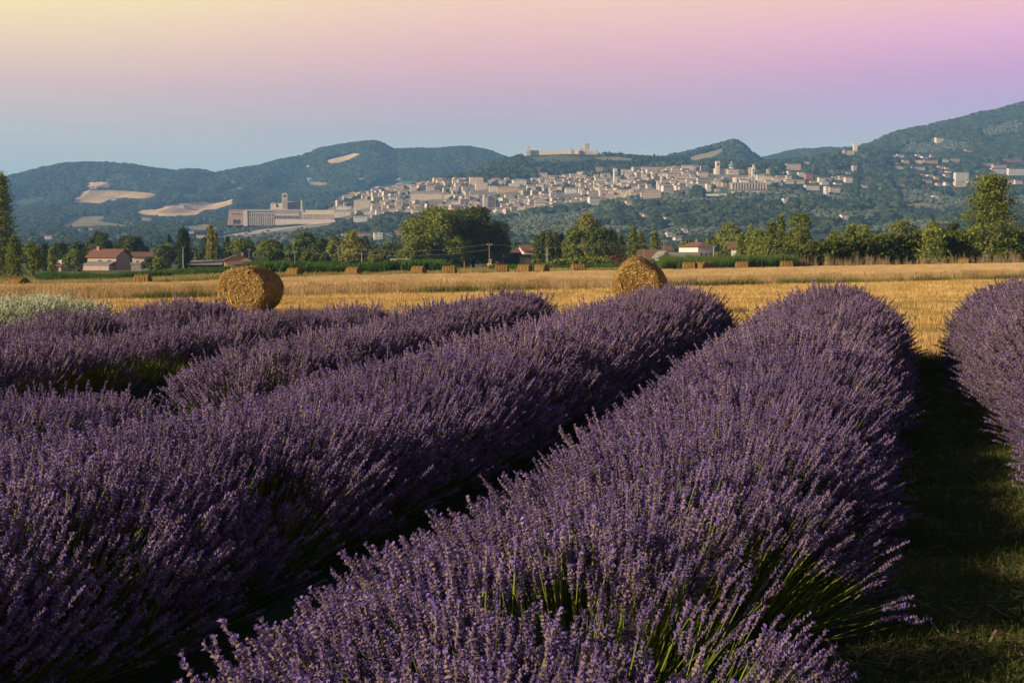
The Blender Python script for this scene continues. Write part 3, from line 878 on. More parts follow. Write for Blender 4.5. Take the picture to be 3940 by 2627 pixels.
def on_ground(x, y):
    """distance at which the hillside meets the photograph ray (x, y)"""
    ds = np.linspace(1400, 5500, 1600)
    X = (x - CX) / FPX * ds
    p = proj(np.stack([X, ds, ground_z(X, ds)], -1))
    k = np.nonzero(p[1] <= y)[0]
    d = ds[k[0]] if len(k) else ds[-1]
    return (x - CX) / FPX * d, d
def d_at(x, y): return float(on_ground(x, y)[1])
def fblock(name, label, cat, x0, x1, yt, yb, d, dep=11, wall='cream', roof='gable', rmat='roof', rh=None, nx=None, nz=None, rz=0.12, win=(1.0, 1.5), group=None, found=6, clear=True):
    """a building placed by the photograph rectangle it fills at distance d"""
    P = unproj((x0 + x1) / 2, yb, d)
    w = (x1 - x0) / FPX * d / cos(abs(rz)) * .93; H = (yb - yt) / FPX * d
    if rh is None: rh = min(w, dep) * .15 if roof != 'flat' else .5
    h = max(H - rh, H * .55)
    zg = float(ground_z(P[0], P[1]))
    found = max(found, P[2] - zg + 4)
    if nx is None: nx = max(1, int(w / 3.6))
    if nz is None: nz = max(1, int(h / 3.3))
    rng = np.random.default_rng(int(x0 * 7 + yt))
    wb, rb, nb, nw = wall_roof_win(w, dep, h, rh, roof, nx, nz, rng, found, win)
    t = thing(name, label, cat, P, rz, group)
    ob('wall', wb.mesh('wall', M[wall]), t); ob('roof', rb.mesh('roof', M[rmat]), t)
    if nw:
        o = ob('windows', nb.mesh('windows', M['dark']), t); o['kind'] = 'stuff'
    if clear: CLEAR.append((x0, x1, yt, yb, d))
    return t

class FB:
    """parts of one landmark, given in photograph pixels at distance d, stored about an origin"""
    def __init__(s, name, label, cat, xo, yo, d, rz=0):
        s.d = d; s.O = unproj(xo, yo, d); s.rz = rz
        s.t = thing(name, label, cat, s.O, rz)
    def X(s, x): return (x - CX) / FPX * s.d - s.O[0]
    def Z(s, y): return unproj(CX, y, s.d)[2] - s.O[2]
    def box(s, part, x0, x1, yt, yb, dy, dep, m, parent=None, b=None, batter=0):
        bb = b or B()
        X0, X1, Z0, Z1 = s.X(x0), s.X(x1), s.Z(yb), s.Z(yt)
        if batter:
            bb.hull8([(X0 - batter, dy - batter, Z0), (X1 + batter, dy - batter, Z0), (X1 + batter, dy + dep, Z0), (X0 - batter, dy + dep, Z0)], [(X0, dy, Z1), (X1, dy, Z1), (X1, dy + dep, Z1), (X0, dy + dep, Z1)])
        else:
            bb.box(X0, X1, dy, dy + dep, Z0, Z1)
        if b is None: return ob(part, bb.mesh(part, M[m]), parent or s.t)
    def gable(s, part, x0, x1, y, hm, dy, dep, m, axis='x', ov=.6):
        b = B().gable(s.X(x0), s.X(x1), dy, dy + dep, s.Z(y), hm, ov, .35, axis=axis)
        return ob(part, b.mesh(part, M[m]), s.t)
    def hip(s, part, x0, x1, y, hm, dy, dep, m, ov=.5):
        b = B().hip(s.X(x0), s.X(x1), dy, dy + dep, s.Z(y), hm, ov)
        return ob(part, b.mesh(part, M[m]), s.t)
    def arch(s, part, xc, hw, yt, yb, dy, m, parent=None):
        """round-headed opening panel standing slightly proud of the wall"""
        xc_, zb, zt = s.X(xc), s.Z(yb), s.Z(yt); r = hw / FPX * s.d
        pts = [(xc_ - r, zb), (xc_ + r, zb)] + [(xc_ + r * cos(a), zt - r + r * sin(a)) for a in np.linspace(0, pi, 7)]
        V = [(x, dy, z) for x, z in pts] + [(x, dy + .5, z) for x, z in pts]
        n = len(pts)
        b = B()
        me = bpy.data.meshes.new(part)
        F = [tuple(range(n))[::-1], tuple(range(n, 2 * n))] + [(i, (i + 1) % n, n + (i + 1) % n, n + i) for i in range(n)]
        me.from_pydata(V, [], F); me.materials.append(M[m])
        return ob(part, me, parent or s.t)
def crenels(s, x0, x1, y, dy, dep, m, n):
    b = B(); X0, X1 = s.X(x0), s.X(x1); z = s.Z(y); w = (X1 - X0) / (2 * n - 1)
    for i in range(n):
        b.box(X0 + 2 * i * w, X0 + (2 * i + 1) * w, dy, dy + 1.0, z - .003, z + 1.4)
    o = ob('battlements', b.mesh('battlements', M[m]), s.t); o['kind'] = 'stuff'

# -- basilica and convent on the spur
f = FB('basilica', 'long arcaded stone basilica and convent with square bell tower on the spur', 'church', 880, 862, 2560, radians(4))
f.box('end_block', 884, 940, 810, 866, 0, 24, 'brick', batter=2.6)
f.box('end_roof', 883, 941, 806, 810, -.6, 25, 'roof')
for i in range(5): f.arch('window', 900 + i * 8, 2.2, 821, 832, -.8, 'dark')
for xc in (905, 920): f.arch('blind_arch', xc, 4.6, 844, 861, -3.0, 'dark')
f.box('corner_buttress', 941, 954, 810, 870, -3.5, 12, 'stone', batter=.6)
f.box('main_wall', 954, 1152, 814, 872, 0, 16, 'brick')
f.box('upper_storey', 954, 1057, 812, 820, -1.2, 16, 'stone')
n1 = 15
for i in range(n1):
    x = 957 + i * 6.9
    f.box('pier', x - 1.9, x + 1.4, 820, 868, -2.8, 3.0, 'stone')
    if i: f.arch('window', x - 3.7, 1.9, 821.5, 832, -.35, 'dark')
f.box('string_course', 955, 1057, 833, 836, -2.0, 2.2, 'stone')
f.box('right_range', 1057, 1152, 812, 866, -2.2, 17, 'stone')
for k, (yt, yb, hw) in enumerate(((818, 822.5, 1.5), (829, 842, 1.9))):
    for i in range(13): f.arch('window', 1061 + i * 7.2, hw, yt, yb, -2.5, 'dark')
f.gable('convent_roof', 942, 1152, 812.5, 2.6, -2.2, 18, 'roof', ov=1.0)
f.box('church_terrace', 1030, 1165, 804, 860, 20, 40, 'stone')
f.box('apse', 1037, 1058, 781, 806, 24, 16, 'stone')
f.hip('apse_roof', 1037, 1058, 781, 2.5, 24, 16, 'roof')
f.box('transept', 1058, 1084, 780, 806, 21, 26, 'stone')
f.gable('transept_roof', 1058, 1084, 780, 2.6, 21, 26, 'roof', axis='y')
f.arch('transept_window', 1063.5, 3.5, 783, 796, 20.6, 'dark')
f.box('nave', 1104, 1152, 780, 806, 26, 18, 'brick')
f.gable('nave_roof', 1100, 1152, 780, 3.0, 26, 18, 'roof')
for i in range(4): f.arch('nave_window', 1112 + i * 11, 1.7, 785, 797, 25.7, 'dark')
tw = f.box('bell_tower', 1083, 1104, 743, 806, 16, 9, 'stone')
f.hip('tower_roof', 1083, 1104, 743, 1.6, 16, 9, 'roof', ov=.4)
for xc in (1089.5, 1093.5, 1097.5): f.arch('bell_opening', xc, 1.5, 748, 757, 15.6, 'dark')
for xc in (1088.5, 1094, 1099.5): f.arch('blind_panel', xc, 1.1, 764, 800, 15.75, 'brick')
f.box('turret', 1153, 1160, 772, 806, 25, 4, 'stone')
f.hip('turret_spire', 1153, 1160, 772, 4.0, 25, 4, 'stone', ov=.1)
f.box('arcade_wall', 1152, 1284, 824, 862, 1.5, 6, 'brick')
f.box('arcade_parapet', 1152, 1284, 816.5, 824, -.8, 9, 'cream')
for i in range(20):
    x = 1156 + i * 6.6
    f.box('arcade_pier', x - 1.9, x + 1.9, 824, 860, -1.4, 3, 'cream')
f.box('upper_ramp_wall', 1172, 1284, 807, 818, 10, 6, 'cream')
CLEAR.append((870, 1295, 745, 876, 2560))
w_ = FB('retaining_wall', 'pale pink retaining wall below the basilica arcades', 'wall', 1190, 850, 2500)
w_.box('masonry', 1084, 1290, 845, 862, 0, 5, 'stone', batter=2.0)
# pale country road climbing to the basilica
def road_strip(name, label, pts, wd, m):
    V = []; F = []
    for k, (x, y) in enumerate(pts):
        X = x; Y = y
        V += [(X, Y - wd / 2, float(ground_z(X, Y - wd / 2)) + .9), (X, Y + wd / 2, float(ground_z(X, Y + wd / 2)) + .9)]
        if k: F.append((2 * k - 2, 2 * k, 2 * k + 1, 2 * k - 1))
    o = ob(name, mk(name, V, [(F, 0)], [M[m]], True)); tag(o, label, None, kind='structure')
pts = [on_ground(850 + (1268 - 850) * t, 914 + (858 - 914) * t) for t in np.linspace(0, 1, 24)]
road_strip('road', 'pale gravel road climbing across the slope below the basilica', pts, 46, 'stone')

# -- castle on the summit; cream parts are stone coloured paler to look sunlit
f = FB('castle', 'ruined stone castle with tall keep on the summit above the town', 'castle', 2160, 600, 3300, radians(5))
f.box('corner_tower', 2027, 2038, 566, 604, -2, 7, 'cream')  # stone tower, sunlight put into its paler colour
f.box('tower_base', 2025, 2040, 581, 606, -3, 9, 'stone')
f.box('curtain_wall', 2040, 2196, 579, 606, 6, 3, 'cream')  # paler colour than the keep paints in the lit side
f.box('wall_tower', 2194, 2204, 570, 606, 1, 7, 'stone')
f.box('curtain_wall', 2204, 2219, 580, 604, 2, 3, 'cream')  # same painted brightness as the long wall
f.box('wall_tower', 2218, 2228, 575, 606, -1, 7, 'cream')  # lit look comes from the paler colour
f.box('keep_block', 2228, 2290, 581, 606, 4, 22, 'stone')
f.box('upper_block', 2231, 2256, 571, 583, 8, 14, 'stone')
f.box('keep_tower', 2251, 2269, 561, 585, 7, 9, 'stone')
f.box('tower_crown', 2250, 2270.5, 551, 561.5, 6.4, 10.2, 'stone')
crenels(f, 2250, 2270.5, 551, 6.4, 1, 'stone', 5)
crenels(f, 2027, 2038, 566, -2, 1, 'stone', 4)
f.box('gate_tower', 2288, 2300, 575, 608, 0, 7, 'stone')
f.box('ruined_stub', 2300, 2310, 587, 608, 3, 6, 'stone')
CLEAR.append((2020, 2312, 575, 608, 3300))
f = FB('watch_tower', 'tiny lone stone watch tower right of the castle on the ridge', 'tower', 2434, 612, 3290)
f.box('shaft', 2430, 2438, 598, 616, 0, 4.5, 'stone'); crenels(f, 2430, 2438, 598, 0, 1, 'stone', 3)
f.box('broken_wall', 2405, 2430, 605, 616, 1.5, 1.5, 'stone')

# -- bell tower in the middle of the town
f = FB('bell_tower', 'slender pale civic bell tower rising from the middle of the town', 'tower', 2367, 700, d_at(2367, 705), radians(12))
f.box('shaft', 2361, 2374, 650, 720, 0, 6.5, 'white')
for yt in (662, 672): 
    for xc in (2365.5, 2370): f.arch('opening', xc, 1.1, yt, yt + 7, -.3, 'dark')
crenels(f, 2361, 2374, 650, 0, 1, 'cream', 3)
# -- cathedral with green dome
f = FB('cathedral', 'cathedral with square tower and green copper dome at the top of town', 'church', 2790, 660, d_at(2795, 673), radians(8))
f.box('tower', 2753, 2767, 620, 672, 2, 8, 'cream')
f.hip('tower_roof', 2753, 2767, 620, 1.3, 2, 8, 'terra', ov=.5)
for xc in (2757.5, 2762.5): f.arch('bell_opening', xc, 1.4, 628, 636, 1.7, 'dark')
f.box('nave', 2752, 2806, 648, 675, 6, 14, 'cream'); f.gable('nave_roof', 2752, 2806, 648, 2.2, 6, 14, 'terra')
f.box('transept', 2800, 2842, 652, 682, 2, 20, 'cream'); f.gable('transept_roof', 2800, 2842, 652, 2.2, 2, 20, 'terra')
for i in range(5): f.arch('window', 2806 + i * 8, 1.1, 659, 664, 1.7, 'dark')
cxm = (f.X(2819), 12)
ob('drum', B().lathe([(6.3, f.Z(655)), (6.3, f.Z(642))], 16, cxm).mesh('drum', M['cream']), f.t)
ob('dome', B().lathe([(7.0 * cos(a), f.Z(642) + 7.0 * 1.0 * sin(a)) for a in np.linspace(0, pi / 2 - .12, 8)], 16, cxm).mesh('dome', M['copper'], True), f.t)
ob('lantern', B().lathe([(1.1, f.Z(629)), (1.1, f.Z(623.5)), (1.4, f.Z(623)), (.05, f.Z(618.5))], 8, cxm).mesh('lantern', M['cream']), f.t)
CLEAR.append((2748, 2845, 645, 684, f.d))
# -- church with buttressed terrace
f = FB('abbey_church', 'church with slim spire above a long buttressed terrace wall', 'church', 2880, 725, d_at(2880, 730), radians(6))
f.box('nave', 2832, 2900, 680, 710, 16, 13, 'cream'); f.gable('nave_roof', 2832, 2900, 680, 2.2, 16, 13, 'roof')
f.box('facade', 2881, 2900, 682, 712, 12, 10, 'white'); f.gable('facade_roof', 2881, 2900, 682, 3.4, 12, 10, 'roof', axis='y', ov=.3)
b_ = B(); b_.add([(f.X(2881), 11.99, f.Z(682)), (f.X(2900), 11.99, f.Z(682)), (f.X(2890.5), 11.99, f.Z(682) + 3.4)], [(0, 1, 2)])
ob('gable_end', b_.mesh('gable_end', M['white']), f.t)
f.arch('facade_window', 2890.5, 1.3, 684, 690, 11.6, 'dark')
for i in range(4): f.box('buttress', 2836 + i * 13, 2839 + i * 13, 682, 706, 13.5, 2.4, 'cream')
f.box('chapel', 2850, 2882, 692, 712, 8, 8, 'cream'); f.gable('chapel_roof', 2850, 2882, 692, 1.2, 8, 8, 'roof')
f.box('bell_tower', 2899, 2911, 646, 712, 13, 5.5, 'white')
f.hip('spire', 2899.5, 2910.5, 646, 7.0, 13.2, 5, 'cream', ov=0)
for yt in (650, 661):
    for xc in (2903, 2907): f.arch('bell_opening', xc, 1.0, yt, yt + 7, 12.7, 'dark')
f.box('terrace_wall', 2810, 2946, 705, 728, 2.2, 9, 'brick')
f.box('terrace_parapet', 2809, 2947, 702, 706.5, -.6, 12, 'roof')
for i in range(13):
    f.box('wall_buttress', 2811 + i * 11, 2815.5 + i * 11, 706.5, 729, -1.0, 3.4, 'stone')
CLEAR.append((2805, 2950, 680, 733, f.d))
f = FB('terrace_wall', 'long pale garden wall just below the buttressed terrace', 'wall', 2865, 745, d_at(2865, 747))
f.box('masonry', 2812, 2918, 737, 748, 0, 4, 'cream')
f = FB('garden_wall', 'low broken garden wall at the foot of the town, below the abbey church', 'wall', 2760, 752, d_at(2760, 755))
f.box('masonry', 2713, 2765, 746, 756, 0, 3, 'cream'); f.box('masonry', 2769, 2813, 745, 755, 1, 3, 'stone')
# -- old church with plain square tower
f = FB('parish_church', 'church with plain square tower and gabled front beside cypresses, low in town', 'church', 1885, 790, d_at(1885, 800), radians(14))
f.box('tower', 1860, 1877, 749, 800, -1, 7, 'stone'); f.hip('tower_roof', 1860, 1877, 749, .9, -1, 7, 'roof')
f.arch('bell_opening', 1869, 1.5, 752, 760, -1.3, 'dark')
f.box('nave', 1878, 1909, 758, 800, 2, 22, 'stone'); f.gable('nave_roof', 1878, 1909, 758, 3, 2, 22, 'roof', axis='y')
b_ = B(); b_.add([(f.X(1878), 1.98, f.Z(758)), (f.X(1909), 1.98, f.Z(758)), (f.X(1893.5), 1.98, f.Z(758) + 3)], [(0, 1, 2)])
ob('gable_end', b_.mesh('gable_end', M['stone']), f.t)
for xc in (1884, 1893.5, 1903): f.arch('rose_window', xc, 1.6, 764, 768, 1.7, 'dark')
CLEAR.append((1858, 1912, 750, 800, f.d))

# -- larger town buildings one can tell apart
BIG = [
    ('hotel_building', 'tall pale balconied block standing highest at the left of town', 'building', 1807, 1862, 682, 716, 2985, 14, 'cream', 'flat', 'roof', .15),
    ('hotel_building', 'square pale annexe in front of the tall balconied block', 'building', 1830, 1877, 702, 732, 2930, 12, 'cream', 'flat', 'roof', .15),
    ('palace', 'long orange plastered palace with rows of windows, upper town', 'building', 1912, 1997, 715, 742, 2850, 14, 'peach', 'hip', 'roof', .1),
    ('palace', 'cream hipped palace left of the long orange palace', 'building', 1882, 1914, 713, 740, 2870, 14, 'cream', 'hip', 'roof', .1),
    ('convent', 'long white convent with tiled roof below the castle wood', 'building', 1973, 2028, 688, 720, 2960, 14, 'white', 'hip', 'roof', .18),
    ('convent', 'low white wing in front of the long white convent', 'building', 1958, 2000, 706, 722, 2900, 9, 'white', 'flat', 'roof', .1),
    ('seminary', 'very long building with a continuous dark eave line, left town', 'building', 1577, 1707, 740, 772, 2760, 13, 'town', 'gable', 'roof', .05),
    ('hotel_building', 'cream four storey hotel block with even windows above the arcades', 'building', 1360, 1428, 770, 806, 2700, 12, 'cream', 'flat', 'roof', .12),
    ('hotel_building', 'white three storey hotel with dark shutters at the lower left edge of town', 'building', 1360, 1414, 829, 856, 2480, 10, 'white', 'hip', 'roof', .15),
    ('town_hall', 'long low white building at the end of the arcade wall', 'building', 1292, 1353, 794, 812, 2690, 10, 'white', 'flat', 'roof', .1),
    ('town_hall', 'white arcaded building directly right of the basilica ramp', 'building', 1284, 1350, 808, 836, 2600, 12, 'cream', 'gable', 'roof', .1),
    ('palace', 'large square stone palace at the lower right of town', 'building', 2465, 2548, 732, 765, 2480, 18, 'town', 'hip', 'roof', .05),
    ('palace', 'white block at the end of the town wall, right of the tall wood', 'building', 2268, 2312, 756, 792, 2440, 12, 'white', 'gable', 'roof', .3),
    ('villa', 'square pinkish villa among the cypresses below the castle', 'house', 2296, 2322, 640, 662, 3120, 11, 'peach', 'hip', 'terra', .2),
    ('palace', 'white palace with blank wall in the centre of town', 'building', 2175, 2222, 722, 746, 2740, 12, 'white', 'gable', 'roof', .1),
    ('tower_house', 'narrow white tower house right of the civic bell tower', 'house', 2528, 2538, 697, 730, 2660, 7, 'white', 'flat', 'roof', .1),
    ('convent', 'long pale convent beneath the cathedral, left of it', 'building', 2684, 2728, 659, 682, 2900, 11, 'cream', 'gable', 'terra', .15),
    ('palace', 'pale orange house standing alone in the gardens left of the abbey terrace', 'house', 2779, 2796, 700, 720, 2560, 9, 'peach', 'gable', 'terra', .2),
    ('palace', 'tall tan house block near the gardens, lower right town', 'house', 2719, 2737, 706, 738, 2530, 9, 'town', 'gable', 'roof', .2),
    ('town_wall', 'cream building right of the spired bell tower', 'house', 2912, 2946, 672, 702, 2680, 11, 'cream', 'gable', 'roof', .1),
    ('villa', 'tall pinkish house left of the spired bell tower', 'house', 2884, 2900, 642, 676, 2860, 10, 'peach', 'hip', 'terra', .1),
]
excl = []
for (nm, lab, cat, x0, x1, yt, yb, d, dep, wl, rf, rm, rz) in BIG:
    nm = 'palace' if nm == 'town_wall' else nm
    fblock(nm, lab, cat, x0, x1, yt, yb, d_at((x0 + x1) / 2, yb - 1), dep, wl, rf, rm, rz=rz)
    excl.append((x0, x1, yt, yb + 3))
excl += [(875, 1292, 740, 870), (2748, 2845, 618, 672), (2806, 2948, 640, 735), (1856, 1912, 748, 790), (2350, 2385, 650, 700), (2810, 2920, 735, 748), (2560, 2700, 735, 800)]
f = FB('town_wall', 'long pale town wall running right from the lower town', 'wall', 2190, 805, d_at(2190, 806))
f.box('masonry', 2118, 2270, 794, 806, 0, 4, 'stone')
build_town(excl)

# -- scattered houses of the slopes and suburbs (photograph rectangle, distance, wall, roof)
SUB = [
    ((3019, 3086, 628, 656), 'cream', 'hip', 'terra', 'large cream villa with red hipped roof and turret right of the abbey spire'),
    ((3086, 3117, 620, 634), 'cream', 'gable', 'terra', 'low cream house attached right of the large hipped villa'),
    ((3072, 3095, 663, 684), 'white', 'flat', 'roof', 'narrow white tower block right of the abbey terrace'),
    ((3099, 3130, 667, 690), 'redwall', 'gable', 'terra', 'red walled house on the right of the town'),
    ((2988, 3024, 676, 695), 'cream', 'gable', 'roof', 'cream house at the left end of the eastern suburb row'),
    ((3026, 3048, 674, 690), 'town', 'gable', 'roof', 'tan house behind the eastern suburb row'),
    ((3020, 3058, 690, 708), 'cream', 'gable', 'roof', 'pale terraced house, left half of the lower eastern row'),
    ((3060, 3099, 690, 708), 'town', 'gable', 'roof', 'tan terraced house, right half of the lower eastern row'),
    ((3150, 3176, 682, 704), 'cream', 'gable', 'roof', 'first cream house of the staggered row right of the red house'),
    ((3176, 3200, 684, 702), 'white', 'gable', 'roof', 'white house, second of the staggered row right of the red house'),
    ((3202, 3226, 679, 698), 'cream', 'gable', 'roof', 'cream house, third of the staggered row right of the red house'),
    ((3228, 3252, 676, 696), 'town', 'gable', 'roof', 'tan house, fourth of the staggered row right of the red house'),
    ((3252, 3284, 681, 704), 'cream', 'gable', 'roof', 'cream house closing the right end of the staggered row'),
    ((3160, 3190, 700, 712), 'white', 'flat', 'roof', 'low white house just below the staggered row'),
    ((3097, 3156, 710, 733), 'white', 'gable', 'terra', 'long white house with red roof below the eastern rows'),
    ((3190, 3236, 718, 742), 'cream', 'gable', 'terra', 'cream farm block with red roof below the staggered row'),
    ((3176, 3190, 716, 750), 'white', 'flat', 'roof', 'narrow white tower joined to the cream farm block'),
    ((3282, 3298, 637, 668), 'stone', 'flat', 'roof', 'square stone tower house among trees on the eastern slope'),
    ((3298, 3328, 652, 664), 'stone', 'gable', 'roof', 'low stone house right of the square tower house'),
    ((3015, 3028, 763, 784), 'white', 'flat', 'roof', 'tiny white tower house in the woods below the abbey'),
    ((3072, 3088, 785, 799), 'peach', 'gable', 'terra', 'tiny peach house in the woods below the eastern rows'),
    ((3238, 3267, 824, 848), 'white', 'gable', 'terra', 'white villa in the woods above the right hand trees'),
    ((3222, 3238, 836, 852), 'cream', 'gable', 'roof', 'small cream wing left of the white villa in the woods'),
    ((3439, 3479, 638, 652), 'cream', 'hip', 'terra', 'cream house with red hip roof on the mountain slope'),
    ((3506, 3563, 641, 655), 'cream', 'gable', 'terra', 'long cream house with red roof on the mountain slope'),
    ((3552, 3612, 614, 631), 'peach', 'gable', 'terra', 'long red roofed terrace on the upper mountain slope'),
    ((3627, 3652, 610, 626), 'cream', 'gable', 'terra', 'small red roofed house between two terraces on the mountain slope'),
    ((3656, 3696, 607, 626), 'peach', 'hip', 'terra', 'red hipped building right of the small red roofed house'),
    ((3674, 3731, 664, 698), 'white', 'flat', 'roof', 'big white apartment block left of the tall aspen'),
    ((3674, 3718, 697, 720), 'cream', 'flat', 'terra', 'cream block below the big white apartment block'),
    ((3722, 3770, 697, 720), 'peach', 'flat', 'terra', 'peach block below the big white apartment block'),
    ((3665, 3683, 731, 752), 'peach', 'gable', 'terra', 'narrow peach house in trees left of the aspen'),
    ((3590, 3612, 750, 768), 'cream', 'hip', 'roof', 'small cream house by the olive grove'),
    ((3764, 3817, 626, 641), 'peach', 'gable', 'terra', 'red roofed terrace above the aspen, left'),
    ((3819, 3877, 632, 648), 'peach', 'gable', 'terra', 'red roofed terrace above the aspen, right'),
    ((3859, 3940, 611, 625), 'redwall', 'gable', 'terra', 'topmost red roofed terrace at the right edge'),
    ((3811, 3873, 647, 670), 'white', 'gable', 'terra', 'white apartment house with red roof above the aspen crown'),
    ((3877, 3945, 647, 676), 'white', 'gable', 'terra', 'white apartment house with red roof at the right edge'),
    ((3868, 3899, 693, 712), 'cream', 'flat', 'roof', 'cream flat roofed block right of the aspen crown'),
    ((3904, 3938, 691, 709), 'cream', 'gable', 'terra', 'cream red roofed block at the right edge below the white apartments'),
    ((3435, 3448, 686, 702), 'cream', 'gable', 'terra', 'tiny cream house in woods of the eastern slope'),
    ((3554, 3590, 690, 706), 'peach', 'gable', 'terra', 'low peach house in woods of the eastern slope'),
    ((3601, 3634, 528, 546), 'cream', 'gable', 'terra', 'lone long cream farmhouse high on the mountain'),
    ((3716, 3740, 575, 586), 'ochre', 'gable', 'terra', 'small ochre farmhouse on the mountain meadow'),
    ((3313, 3327, 594, 608), 'peach', 'gable', 'terra', 'tiny peach house right of the ruined hill fort'),
    ((2462, 2475, 815, 834), 'peach', 'hip', 'terra', 'narrow peach house in the wood below the square palace'),
    ((2477, 2490, 824, 834), 'white', 'gable', 'roof', 'tiny white house beside the narrow peach house'),
    ((2559, 2573, 835, 855), 'cream', 'gable', 'roof', 'tall cream cottage in the wood below the town'),
    ((2572, 2602, 855, 866), 'cream', 'gable', 'roof', 'low cream cottage below the tall cream cottage'),
    ((2627, 2648, 879, 897), 'white', 'gable', 'roof', 'small white farmhouse on the lower slope above the reeds'),
    ((2566, 2588, 894, 913), 'cream', 'gable', 'roof', 'cream farmhouse on the lower slope, left of a small white one'),
    ((2597, 2625, 911, 926), 'white', 'gable', 'roof', 'white farmhouse lowest on the slope behind the pylon'),
    ((2409, 2436, 772, 790), 'cream', 'gable', 'roof', 'cream house standing apart below the lower town'),
    ((1312, 1345, 898, 910), 'white', 'flat', 'roof', 'low white house left of the long villa roof on the plain'),
    ((1346, 1432, 893, 910), 'peach', 'gable', 'browntile', 'long villa with brown roof behind the yellow green trees'),
    ((1439, 1473, 891, 922), 'white', 'gabley', 'terra', 'white gabled farmhouse left of the great tree'),
    ((1518, 1545, 884, 906), 'ochre', 'gable', 'terra', 'ochre house touching the left of the great tree'),
    ((1528, 1562, 877, 890), 'white', 'flat', 'roof', 'white upper house behind the ochre one'),
    ((1084, 1120, 939, 954), 'peach', 'gable', 'terra', 'peach house between round trees on the plain'),
    ((170, 208, 904, 921), 'white', 'gable', 'terra', 'white farmhouse on the plain at far left'),
    ((340, 357, 875, 887), 'peach', 'gable', 'terra', 'small peach farmhouse in the dry fields'),
    ((298, 311, 880, 890), 'cream', 'gable', 'terra', 'small cream farmhouse left of the peach one in the dry fields'),
    ((346, 372, 718, 727), 'cream', 'gable', 'roof', 'tiny farm on the hill between two straw fields'),
    ((882, 903, 697, 708), 'cream', 'gable', 'roof', 'tiny farm high on the wooded hill'),
    ((427, 449, 760, 772), 'cream', 'gable', 'roof', 'tiny farm at the lower edge of the largest straw field'),
    ((689, 708, 784, 799), 'cream', 'gable', 'roof', 'tiny farm on the long straw field left of the basilica'),
    ((132, 153, 894, 904), 'peach', 'gable', 'terra', 'tiny peach farm left of the white farmhouse on the plain'),
    ((49, 62, 759, 768), 'peach', 'gable', 'terra', 'tiny peach farm beside the poplar at far left'),
    ((1182, 1206, 683, 693), 'cream', 'gable', 'roof', 'tiny farm in the wooded hillside above the basilica'),
    ((1378, 1405, 684, 692), 'cream', 'gable', 'roof', 'tiny farm on the hillside left of the town top'),
    ((415, 432, 809, 820), 'cream', 'gable', 'roof', 'tiny lone stone house on a wooded spur'),
    ((728, 745, 886, 899), 'white', 'gable', 'terra', 'white cottage above the broad cypress'),
    ((756, 790, 904, 916), 'cream', 'flat', 'roof', 'low pale sheds right of the broad cypress'),
]
for (r, wl, rf, rm, lab) in SUB:
    x0, x1, yt, yb = r
    d = min(d_at((x0 + x1) / 2, yb), 5200)
    fblock('hillside_house', lab, 'house', x0, x1, yt, yb, d, 9 if d < 3300 else 12, wl, rf, rm, rz=radians(12), group='scattered houses of the slopes')
# loose houses of the eastern suburb, between the ones named above
def build_suburb():
    rng = np.random.default_rng(17)
    taken = [r for (r, *_ ) in SUB]; new = []
    for (x0, x1, y0, y1, n) in ((2995, 3290, 668, 716, 10), (3400, 3720, 606, 664, 13), (3540, 3935, 652, 722, 15), (3300, 3560, 690, 760, 5)):
        k = 0; tries = 0
        while k < n and tries < 900:
            tries += 1
            w = rng.uniform(18, 34); h = rng.uniform(11, 16); xc = rng.uniform(x0, x1); yb = rng.uniform(y0, y1)
            r = (xc - w / 2, xc + w / 2, yb - h, yb)
            if any(r[0] < q[1] + 3 and r[1] > q[0] - 3 and r[2] < q[3] and r[3] > q[2] for q in taken): continue
            taken.append(r); new.append(r); k += 1
    new.sort()
    for i, r in enumerate(new):
        q = rng.random()
        wl, cw = ('cream', 'cream') if q < .45 else (('white', 'white') if q < .7 else ('peach', 'peach'))
        d = min(d_at((r[0] + r[1]) / 2, r[3]), 5200)
        fblock('suburb_house', 'small %s red roofed house, %s from left among the loose eastern suburb houses' % (cw, nth(i + 1)), 'house', *r, d, 9, wl, 'gable' if rng.random() < .7 else 'hip', 'terra', rz=radians(rng.uniform(4, 22)), group='loose houses of the eastern suburb')
build_suburb()
# hill fort on the shoulder of the mountain
f = FB('hill_fort', 'small ruined fort with one tall tower on the mountain shoulder', 'castle', 3265, 600, 3290, radians(6))
f.box('tower', 3281, 3295, 552, 604, 2, 7, 'cream'); crenels(f, 3281, 3295, 552, 2, 1, 'cream', 3)
f.box('wall', 3240, 3283, 580, 604, 0, 9, 'stone'); f.box('corner', 3238, 3246, 577, 606, -1, 5, 'stone')
CLEAR.append((3236, 3298, 560, 604, 3290))

build_woods([('valley_trees', 'mass of dark trees covering the valley floor behind the farms'), ('slope_woodland', 'dark woodland and olive groves below and above the hill town'), ('mountain_woodland', 'woods and olive groves on the right hand mountain'), ('distant_woodland', 'continuous dark wood covering the distant hills')])
